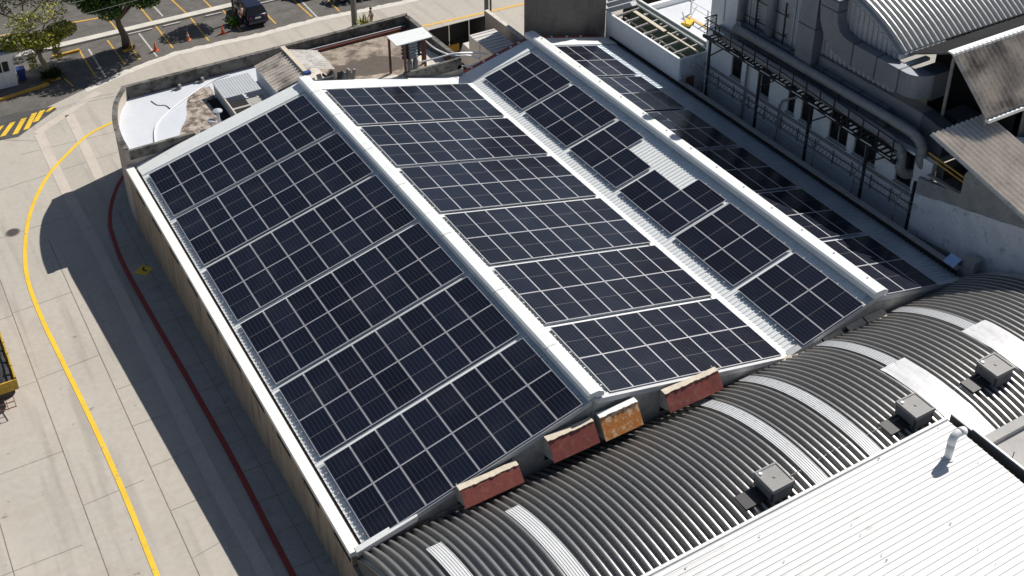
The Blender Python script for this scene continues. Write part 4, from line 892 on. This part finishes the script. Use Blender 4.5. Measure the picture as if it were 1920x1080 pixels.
for k in range(16):
    x, y = 12.7+random.random()*1.3, 32.0+random.random()*1.2; a = random.random()*3; h = .3+random.random()*.6
    m.bar((x,y,4.6),(x+math.cos(a)*.7,y+math.sin(a)*.5,4.6+h),.3,.06)
m.build('boards', M['plinth'], t)
m = MB()
for k in range(6): x = 14.0+random.random()*.6; y = 31.9+random.random()*.5; m.bar((x,y,4.6),(x+.3,y+.1,5.3+random.random()*.4),.2,.15)
m.build('grey_offcuts', M['steelgrey'], t)
# canopy over the outdoor units
CA = thing('equipment_canopy', 'white sheet canopy on rust-red posts over outdoor units on the terrace', 'canopy')
MB().hexa([(17.35,31.0,6.98),(19.85,31.0,6.98),(19.85,32.4,7.05),(17.35,32.4,7.05),(17.35,31.0,7.04),(19.85,31.0,7.04),(19.85,32.4,7.11),(17.35,32.4,7.11)]).build('roof_sheet', M['flash'], CA)
for x, y in ((17.45,32.3),(17.95,31.15),(19.7,31.9),(19.75,32.35)): MB().box(x-.06,y-.06,4.51,x+.06,y+.06,6.97).build('post', M['redsteel'], CA)
EQ = thing('meter_rack', 'dark rack of stacked louvred units above blue-grey tanks under the white canopy', 'equipment rack')
MB().box(18.35,31.55,5.55,19.05,32.0,6.9).build('cabinet', M['black'], EQ)
for k in range(6): MB().hexa([(18.42,31.44,5.66+k*.2),(18.98,31.44,5.66+k*.2),(18.98,31.55,5.74+k*.2),(18.42,31.55,5.74+k*.2),(18.42,31.44,5.70+k*.2),(18.98,31.44,5.70+k*.2),(18.98,31.55,5.78+k*.2),(18.42,31.55,5.78+k*.2)]).build('louvre', M['tin'], EQ)
for x in (18.5,18.9): MB().tube([(x,31.7,4.52),(x,31.7,5.2),(x,31.7,5.5)],[.17,.17,.1],14).build('tank', M['duct'], EQ)
for sx in (18.18,19.2):
    m = MB()
    for k in range(5): m.box(sx-.12,31.6,5.6+k*.26,sx+.12,31.9,5.72+k*.26)
    m.build('side_box', M['black'], EQ)
HS = 'white corrugated hoses between canopy and red fascia'
for pts, lab in (([(19.8,32.0,6.3),(20.4,31.6,5.7),(21.2,31.0,5.35),(22.2,30.7,5.2),(23.0,30.7,4.75)],'white hose drooping from the canopy to the red fascia, crossing over the parapet'),
                 ([(19.2,31.5,5.2),(20.3,31.2,5.35),(21.3,31.0,5.45),(22.4,30.9,5.25),(23.6,30.8,4.9)],'white hose leaving low behind the canopy posts and arching over the parapet'),
                 ([(21.7,30.7,4.6),(22.2,30.7,4.45),(22.9,30.75,4.5)],'short white hose stub running low from the parapet end to the red fascia')):
    tag(MB().tube(smoothline(pts,6),.055,8).build('white_hose', M['whitepipe']), lab, 'hose', HS)

# ------------------------------------------------------------------ street things
t = thing('utility_pole', 'grey round utility pole behind the annex parapet', 'pole', (21.75,48.1,0)); MB().tube([(0,0,0),(0,0,9)],[.2,.15],14).build('shaft', M['polegrey'], t); MB().tube([(.24,0,0),(.22,0,9)],.04,8).build('conduit', M['tin'], t)
t = thing('utility_pole', 'dark pole with a thin pipe strapped to it beside the alley gate', 'pole', (30.2,42.6,0)); MB().tube([(0,0,0),(0,0,9)],[.17,.14],14).build('shaft', M['polegrey'], t); MB().tube([(.36,0,0),(.36,0,9)],.08,8).build('strapped_pipe', M['polegrey'], t)
for z0, lab in ((6.4,'thin grey overhead wire across the trees, the lower of two'),(7.4,'thin grey overhead wire across the trees, the upper of two')):
    tag(MB().tube([(-14,47.5+z0*.05,z0-.6),(-4,48.2,z0-.9),(8,49.2,z0-.8),(22,48.1,z0+.4)],.018,5).build('overhead_wire', M['wire']), lab, 'wire', 'overhead wires')
def cone(x, y, mm, lab):
    t = thing('traffic_cone', lab, 'traffic cone', (x,y,0.01), random.random(), 'traffic cones in the parking bays')
    MB().box(-.19,-.19,0,.19,.19,.04).build('base', mm, t); MB().tube([(0,0,.04),(0,0,.66),(0,0,.70)],[.135,.035,.02],14).build('cone', mm, t, False)
    MB().tube([(0,0,.36),(0,0,.46)],[.092,.075],14).build('sleeve', M['cone2'] if mm is M['cone'] else M['conewhite'], t)
cone(7.53,51.95,M['cone'],'orange traffic cone beside the white bay line near the green tree')
cone(10.13,52.4,M['cone2'],'faded orange traffic cone, the palest, at the edge of the round tree shadow')
cone(12.72,52.1,M['cone'],'orange traffic cone nearest the person and the dark car')
def wheelstop(x0, x1, y): 
    t = MB().hexa([(x0,y,0.01),(x1,y,0.01),(x1,y+.16,0.01),(x0,y+.16,0.01),(x0,y+.03,.12),(x1,y+.03,.12),(x1,y+.13,.12),(x0,y+.13,.12)]).build('wheel_stop', M['kerbstone']); return t
for x0, x1, lab in ((6.5,8.3,'white concrete wheel stop right behind the green tree trunk'),(9.2,10.5,'white concrete wheel stop between the green tree and the round shadow'),(12.5,13.8,'white concrete wheel stop nearest the dark hatchback'),(17.0,18.9,'white concrete wheel stop in the empty bay beyond the dark hatchback')):
    tag(wheelstop(x0,x1,55.45), lab, 'wheel stop', 'wheel stops along the parking median')
def car(lab, x, y, rz_, paint):
    t = thing('parked_car', lab, 'car', (x,y,0.02), rz_)
    # sections along the length: y, half width, z bottom, z belt
    secs = [(-2.1,.66,.38,.72),(-2.02,.78,.30,.92),(-1.6,.84,.24,.98),(-.6,.86,.22,.96),(.6,.86,.22,.93),(1.3,.84,.24,.86),(1.9,.76,.28,.76),(2.1,.62,.36,.62)]
    m = MB(); n = 8
    for (yy,hw_,zb_,zt) in secs:
        m.v += [(-hw_*.92,yy,zb_),(-hw_,yy,zb_+.18),(-hw_*.99,yy,zt-.12),(-hw_*.90,yy,zt),(hw_*.90,yy,zt),(hw_*.99,yy,zt-.12),(hw_,yy,zb_+.18),(hw_*.92,yy,zb_)]
    for i in range(len(secs)-1):
        for e in range(n): m.f.append((i*n+e, i*n+(e+1)%n, (i+1)*n+(e+1)%n, (i+1)*n+e))
    m.f += [tuple(range(n))[::-1], tuple(range((len(secs)-1)*n,len(secs)*n))]; m.build('body', paint, t, True)
    gh = [(-1.98,.70,.93),(-1.45,.60,1.38),(-.9,.59,1.43),(.2,.58,1.42),(.55,.60,1.36),(1.25,.72,.88)]
    m = MB()
    for (yy,hw_,zt) in gh: m.v += [(-hw_,yy,zt),(hw_,yy,zt)]
    roof = MB(); roof.hexa([(-.60,-1.5,1.36),(.60,-1.5,1.36),(.60,.5,1.36),(-.60,.5,1.36),(-.55,-1.42,1.45),(.55,-1.42,1.45),(.54,.42,1.45),(-.54,.42,1.45)]); roof.build('roof', paint, t)
    m = MB(); m.hexa([(-.80,-1.95,.90),(.80,-1.95,.90),(.80,1.25,.86),(-.80,1.25,.86),(-.62,-1.50,1.37),(.62,-1.50,1.37),(.62,.50,1.37),(-.62,.50,1.37)]); m.build('window_band', M['glass'], t)
    m = MB()
    for sx in (-1,1):
        for (ya,yb) in ((-1.75,-1.42),(-.42,-.40),(1.1,.48)): m.bar((sx*.79,ya,.9),(sx*.62,yb,1.38),.07,.04)
    m.build('pillars', paint, t)
    for sx in (-.74,.74):
        for yy in (-1.35,1.3):
            wv = MB().tube([(sx-.1,yy,.31),(sx+.1,yy,.31)],.31,18).build('wheel', M['rubber'], t); MB().tube([(sx-.11,yy,.31),(sx+.11,yy,.31)],.17,12).build('rim', M['tin'], wv)
    for sx in (-1,1): MB().hexa([(sx*.50,-2.10,.66),(sx*.80,-2.0,.66),(sx*.80,-1.9,.66),(sx*.50,-1.9,.66),(sx*.50,-2.09,.86),(sx*.79,-1.99,.88),(sx*.79,-1.9,.88),(sx*.50,-1.9,.86)]).build('tail_light', M['taillight'], t)
    for sx in (-1,1): MB().box(sx*.62-.14,2.0,.52,sx*.62+.14,2.08,.66).build('headlight', M['tin'], t)
    MB().hexa([(-.78,-2.22,.36),(.78,-2.22,.36),(.80,-1.95,.36),(-.80,-1.95,.36),(-.76,-2.20,.58),(.76,-2.20,.58),(.80,-1.95,.58),(-.80,-1.95,.58)]).build('bumper', paint, t)
    MB().box(-.22,-2.13,.68,.22,-2.09,.80).build('number_plate', M['plate'], t)
    for sx in (-1,1): MB().box(sx*.95-.09,.75,.92,sx*.95+.09,.9,1.04).build('mirror', paint, t)
    return t
car('dark blue hatchback parked nose-in beside the person, red tail lights towards the road', 15.55, 53.9, rad(-2), M['carpaint'])
car('dark grey car parked at the top edge beside the row of motorcycles', 20.7, 56.4, rad(182), M['carpaint2'])
def motorbike():
    t = thing('parked_motorcycle', '', 'motorcycle')
    for yy in (-.62,.65):
        w_ = MB(); pts = [(0,yy+.29*math.cos(a),.31+.29*math.sin(a)) for a in [i*math.pi/8 for i in range(17)]]; w_.tube(pts,.055,6,False); wo = w_.build('wheel', M['rubber'], t); MB().tube([(-.05,yy,.31),(.05,yy,.31)],.08,8).build('hub', M['tin'], wo)
    MB().hexa([(-.14,-.3,.35),(.14,-.3,.35),(.14,.3,.35),(-.14,.3,.35),(-.1,-.35,.7),(.1,-.35,.7),(.1,.3,.7),(-.1,.3,.7)]).build('engine_frame', M['black'], t)
    MB().tube([(0,-.75,.78),(0,-.4,.80),(0,-.05,.76)],[.09,.14,.10],8).build('seat', M['tarp'], t); MB().tube([(0,-.05,.78),(0,.15,.86),(0,.38,.82)],[.10,.16,.10],8).build('fuel_tank', M['carpaint2'], t)
    MB().bar((0,.62,.32),(0,.40,1.0),.09).build('fork', M['steelgrey'], t); MB().tube([(-.36,.28,1.04),(-.15,.38,1.0),(.15,.38,1.0),(.36,.28,1.04)],.025,6).build('handlebar', M['black'], t)
    MB().tube([(0,.45,.88),(0,.56,.86)],.09,10).build('headlight', M['plate'], t); MB().tube([(.16,-.8,.4),(.15,.0,.33)],.045,8).build('exhaust', M['steelgrey'], t)
    return t
mp = motorbike()
for k in range(9):
    t = mp if k == 0 else copy_tree(mp)
    t.location = (22.35+k*.62, 52.9-.03*k+random.uniform(-.1,.1), .015); t.rotation_euler = (0, rad(9), rad(205+random.uniform(-8,8)))
    t['label'] = f'dark motorcycle, {word(k+1)} from the left in the row parked by the grey pole'; t['group'] = 'motorcycles parked in a row'
# guard booth
GB = thing('guard_booth', 'small white guard booth with two dark windows at the parking entrance', 'booth', (0,0,0))
MB().box(-5.2,51.8,0,-2.25,54.2,2.55).build('wall', M['whitewall'], GB)
MB().box(-5.5,51.35,2.55,-1.85,54.5,2.72).build('roof_slab', M['flash'], GB); MB().box(-5.2,51.9,2.72,-2.2,54.3,2.80).build('roof_covering', M['asphalt_dark'], GB)
for x in (-3.0,-3.48,-3.96): 
    wn = MB().box(x,51.78,1.25,x+.40,51.797,2.0).build('window', M['glass'], GB); MB().box(x-.02,51.72,1.18,x+.42,51.797,1.245).build('sill', M['flash'], wn)
t = thing('waste_bin', 'blue plastic waste bin beside the white guard booth', 'bin', (-1.85,52.5,0)); MB().hexa([(-.22,-.22,.05),(.22,-.22,.05),(.22,.22,.05),(-.22,.22,.05),(-.28,-.28,.85),(.28,-.28,.85),(.28,.28,.85),(-.28,.28,.85)]).build('body', M['bluebin'], t); MB().box(-.3,-.3,.85,.3,.3,.92).build('lid', M['bluebin'], t)
# yellow stake-bed trailer at the left edge
TL = thing('stake_trailer', 'yellow steel trailer with a black tarpaulin over its load, cut by the left edge', 'trailer', (-10.0,21.6,G(21)))
MB().box(-1.45,-2.6,.85,1.45,4.2,1.0).build('bed', M['yellowsteel'], TL)
for sx in (-1.45,1.38):
    m = MB(); m.box(sx,-2.6,1.0,sx+.07,4.2,1.16).box(sx,-2.6,1.45,sx+.07,4.2,1.55)
    for k in range(8): m.box(sx-.005,-2.6+k*.95,1.0,sx+.075,-2.48+k*.95,1.6)
    m.build('side_rail', M['yellowsteel'], TL)
m = MB(); m.box(-1.45,-2.68,.95,1.45,-2.6,1.5); m.build('tailboard', M['yellowsteel'], TL)
m = MB(); nx, ny = 9, 16
for jj in range(ny+1):
    for ii in range(nx+1):
        u_, v_ = ii/nx, jj/ny; m.v.append((-1.3+2.6*u_,-2.45+6.5*v_,1.05+.35*math.sin(math.pi*u_)**.5*math.sin(math.pi*min(max(v_,.02),.98))**.5+random.uniform(-.06,.06)))
for jj in range(ny):
    for ii in range(nx): k = jj*(nx+1)+ii; m.f.append((k,k+1,k+nx+2,k+nx+1))
m.build('tarpaulin', M['tarp'], TL, True)
m = MB()
for x in (.4,.75,1.1): m.bar((x,-2.7,.7),(x,-3.5,.62),.035)
for y in (-2.75,-3.1,-3.5): m.bar((.4,y,.66),(1.1,y,.66),.035)
m.build('rear_ladder', M['brown'], TL)
for sx in (-1.15,1.15):
    for y in (-1.6,2.8): MB().tube([(sx-.13,y,.42),(sx+.13,y,.42)],.42,18).build('wheel', M['rubber'], TL)
MB().box(-1.2,-2.5,.55,1.2,4.1,.8).build('chassis', M['black'], TL)

# ------------------------------------------------------------------ trees and plants
def leaves(m, centre, rad3, n, size, rng, shell=0.55):
    cx_, cy_, cz_ = centre
    for _ in range(n):
        while True:
            p = Vector((rng.uniform(-1,1),rng.uniform(-1,1),rng.uniform(-1,1)))
            if shell*rng.random() < p.length <= 1: break
        q = Vector((cx_+p.x*rad3[0],cy_+p.y*rad3[1],cz_+p.z*rad3[2]))
        a = Vector((rng.gauss(0,1),rng.gauss(0,1),rng.gauss(0,.6))).normalized(); b = a.cross(Vector((rng.gauss(0,1),rng.gauss(0,1),rng.gauss(0,1)))).normalized()
        s_ = size*rng.uniform(.6,1.3); k = len(m.v)
        m.v += [tuple(q-a*s_), tuple(q+b*s_*.45), tuple(q+a*s_), tuple(q-b*s_*.45)]; m.f.append((k,k+1,k+2,k+3))
def tree(lab, x, y, h, top, clumps, leafmats, bark, size, seed, lean=(0,0), tr=.22):
    rng = random.Random(seed); t = thing('leafy_tree', lab, 'tree', (x,y,0))
    m = MB(); tx, ty = lean; ctr = Vector((tx,ty,h))
    m.tube([(0,0,-.1),(tx*.3+.05,ty*.3,h*.35),(tx*.7-.04,ty*.7,h*.7),(tx,ty,h)],[tr*1.5,tr,tr*.8,tr*.6],10)
    for (c_, r_, n_) in clumps:
        c2 = Vector(c_); mid = ctr.lerp(c2,.5)+Vector((rng.uniform(-.2,.2),rng.uniform(-.2,.2),.15))
        m.tube([tuple(ctr-Vector((0,0,h*.15))),tuple(mid),tuple(c2)],[tr*.45,tr*.3,.04],7)
        for e in range(4):
            d = Vector((rng.gauss(0,1),rng.gauss(0,1),rng.gauss(.2,.6))).normalized(); m.tube([tuple(mid.lerp(c2,rng.random())),tuple(c2+d*r_[0]*.9)],[.045,.012],5)
    m.build('trunk', bark, t, True)
    for ci, lm in enumerate(leafmats):
        m = MB()
        for i, (c_, r_, n_) in enumerate(clumps): leaves(m, c_, r_, int(n_/len(leafmats)), size, rng)
        m.build('crown', lm, t)
    return t
tree('dense dark green tree with a leaning thick trunk beside the parking bays', 5.9, 53.7, 2.6, 6,
     [((-1.6,.3,3.9),(1.3,1.2,.8),2100),((0.3,.0,4.4),(1.5,1.4,1.0),2800),((1.9,.2,3.6),(1.4,1.2,.9),2200),((2.9,.4,4.4),(1.3,1.2,.9),1700),((-2.6,.6,4.7),(1.2,1.1,.8),900),((.2,.9,5.6),(2.2,1.6,1.0),1800),((-.9,-.6,3.2),(.9,.8,.5),500),((4.0,-.9,7.2),(2.0,1.5,1.0),2200),((1.6,-1.3,6.8),(1.8,1.4,.9),1800),((-.6,-.3,6.4),(1.8,1.4,.9),1600),((5.2,.2,6.0),(1.3,1.2,.8),900)],
     [M['leaf'],M['leaf'],M['leaf_dark']], M['bark'], .13, 3, (-.35,0), .26)
tree('sparse yellow-green tree with bare twigs beside the white guard booth', -.15, 52.0, 2.2, 5,
     [((-1.6,.0,3.2),(1.2,.9,.65),1300),((.2,-.2,3.0),(1.4,.9,.6),1900),((1.5,.1,3.3),(1.1,.8,.6),1100),((-.7,.6,4.2),(1.3,1.0,.7),430),((1.0,.7,4.4),(1.4,1.0,.7),330),((.9,-.4,2.0),(.35,.3,.7),160),((-.9,-.5,1.7),(.3,.3,.7),120)],
     [M['leaf_y'],M['leaf_y'],M['leaf_y'],M['leaf_dry']], M['barkpale'], .12, 8, (-.3,.1), .2)
tree('bare-looking olive tree at the top left corner behind the yellow-green one', -.5, 57.0, 2.6, 5,
     [((-1.6,.0,4.0),(1.6,1.2,.9),520),((1.0,.2,4.2),(1.6,1.2,.9),620),((2.6,.2,3.6),(1.3,1.0,.7),380),((-3.2,.3,4.4),(1.4,1.0,.8),320)],
     [M['leaf_dry'],M['leaf_dark']], M['barkpale'], .12, 12, (0,0), .2)
tree('tree with a thin dark trunk beside the person and the dark hatchback', 14.1, 53.6, 3.3, 6,
     [((1.9,1.9,5.0),(1.3,1.2,.7),1300),((.9,1.6,5.3),(1.1,1.1,.7),900),((2.7,1.4,5.4),(1.0,1.0,.6),700)],
     [M['leaf_dark']], M['bark'], .13, 21, (.3,.4), .11)
def tuft(lab, name, cat, x, y, z, r, n, leaf, seed, length=.5):
    t = thing(name, lab, cat, (x,y,z)); rng = random.Random(seed); m = MB()
    for i in range(n):
        a = rng.uniform(0,6.28); e = rng.uniform(.3,1.4); d = Vector((math.cos(a)*math.cos(e),math.sin(a)*math.cos(e),math.sin(e))); L_ = length*rng.uniform(.6,1.1); sd = d.cross(Vector((0,0,1))).normalized()*.05
        b0 = Vector((rng.uniform(-r,r)*.5,rng.uniform(-r,r)*.5,0)); k = len(m.v)
        m.v += [tuple(b0-sd*.4),tuple(b0+d*L_*.55-sd),tuple(b0+d*L_-Vector((0,0,L_*.15))),tuple(b0+d*L_*.55+sd)]; m.f.append((k,k+1,k+2,k+3))
    m.build('leaves', leaf, t); MB().tube([(0,0,-.05),(0,0,.12)],[.06,.03],6).build('stem', M['bark'], t)
tuft('spiky green plant showing over the annex parapet beside the grey pole','spiky_plant','plant',22.25,47.5,.0,.4,60,M['leaf_y'],5,1.3)
tuft('low green shrub at the foot of the thin tree beside the person','low_shrub','shrub',13.95,53.2,.02,.5,160,M['leaf'],6,.75)
tuft('scruffy low shrub in the kerbed island under the yellow-green tree','low_shrub','shrub',.0,51.7,.02,.9,420,M['leaf_dark'],9,.9)
tuft('small weed clump at the base of the dense tree','weed_clump','plant',5.95,53.2,.02,.5,140,M['leaf_dry'],10,.45)

# ------------------------------------------------------------------ people
def skinmesh(name, verts, edges, radii, m, parent, root=0, sub=1):
    me = bpy.data.meshes.new(name); me.from_pydata(verts, edges, []); o = bpy.data.objects.new(name, me); C.objects.link(o); o.parent = parent
    md = o.modifiers.new('skin', 'SKIN'); md.use_smooth_shade = True
    sv = me.skin_vertices[0].data if me.skin_vertices else None
    if sv is None:
        bpy.context.view_layer.objects.active = o; sv = me.skin_vertices[0].data
    for i, r in enumerate(radii): sv[i].radius = (r, r) if not isinstance(r, tuple) else r; sv[i].use_root = (i == root)
    s2 = o.modifiers.new('sub', 'SUBSURF'); s2.levels = sub; s2.render_levels = sub
    me.materials.append(m); return o
def person(lab, loc, rz_, top, legs_m):
    t = thing('person', lab, 'person', loc, rz_)
    V = [(0,0,.95),(0,0,1.12),(0,0,1.32),(0,.0,1.46),(0,.02,1.53),(0,.02,1.64),(0,.02,1.73)]; E = [(0,1),(1,2),(2,3),(3,4),(4,5),(5,6)]; Rr = [.13,.125,.14,.075,.055,.085,.065]
    for sx in (-1,1):
        k = len(V)
        V += [(sx*.18,0,1.42),(sx*.24,-.03,1.15),(sx*.22,.12,.95),(sx*.21,.17,.90)]; E += [(2,k),(k,k+1),(k+1,k+2),(k+2,k+3)]; Rr += [.058,.045,.034,.04]
        for q, ln in ((-.028,.075),(-.01,.085),(.01,.08),(.028,.065)):
            j_ = len(V); V += [(sx*.21+q,.20,.865),(sx*.21+q,.20+ln*.3,.865-ln*.8)]; E += [(k+3,j_),(j_,j_+1)]; Rr += [.011,.009]
        j_ = len(V); V += [(sx*.17,.19,.885),(sx*.155,.215,.86)]; E += [(k+3,j_),(j_,j_+1)]; Rr += [.012,.010]
        k = len(V); V += [(sx*.09,0,.88),(sx*.10,.02,.50),(sx*.10,-.01,.09),(sx*.11,.14,.05)]; E += [(0,k),(k,k+1),(k+1,k+2),(k+2,k+3)]; Rr += [.095,.065,.042,.04]
    skinmesh('body', V, E, Rr, M['skin'], t)
    V = [(0,0,.93),(0,0,1.12),(0,0,1.32),(0,0,1.45)]; E = [(0,1),(1,2),(2,3)]; Rr = [.14,.13,.145,.075]
    for sx in (-1,1): k = len(V); V += [(sx*.185,0,1.42),(sx*.235,-.02,1.2)]; E += [(2,k),(k,k+1)]; Rr += [.062,.05]
    skinmesh('shirt', V, E, Rr, top, t)
    V = [(0,0,.98),(0,0,.92)]; E = [(0,1)]; Rr = [.145,.15]
    for sx in (-1,1): k = len(V); V += [(sx*.09,0,.85),(sx*.10,.02,.50),(sx*.10,-.01,.13)]; E += [(1,k),(k,k+1),(k+1,k+2)]; Rr += [.11,.085,.07]
    skinmesh('trousers', V, E, Rr, legs_m, t)
    for sx in (-1,1): MB().hexa([(sx*.10-.055,-.08,0),(sx*.10+.055,-.08,0),(sx*.11+.055,.2,0),(sx*.11-.055,.2,0),(sx*.10-.05,-.07,.10),(sx*.10+.05,-.07,.10),(sx*.11+.04,.19,.06),(sx*.11-.04,.19,.06)]).build('shoe', M['palecloth'], t)
    m = MB()
    for i in range(7):
        a = i/6*math.pi/2; m.v += [(math.cos(q*math.pi/6)*.108*math.cos(a),.005+math.sin(q*math.pi/6)*.112*math.cos(a),1.66+.115*math.sin(a)) for q in range(12)]
    for i in range(6):
        for q in range(12): m.f.append((i*12+q,i*12+(q+1)%12,(i+1)*12+(q+1)%12,(i+1)*12+q))
    m.build('hair', M['hair'], t, True)
    MB().tube([(0,.105,1.655),(0,.135,1.63)],[.012,.016],6).build('nose', M['skin'], t)
    for sx in (-1,1): MB().tube([(sx*.035,.098,1.665),(sx*.035,.108,1.665)],.011,6).build('eye', M['black'], t); MB().tube([(sx*.092,.02,1.66),(sx*.108,.015,1.66)],[.03,.025],6).build('ear', M['skin'], t)
    MB().box(-.025,.098,1.60,.025,.106,1.608).build('mouth', M['redsteel'], t)
person('person in a pale pink top and dark trousers standing beside the dark hatchback', (14.42,52.55,.015), rad(200), M['pink'], M['darkcloth'])
person('person in pale clothes on the road just beyond the annex parapet', (22.75,47.1,0), rad(100), M['palecloth'], M['palecloth'])
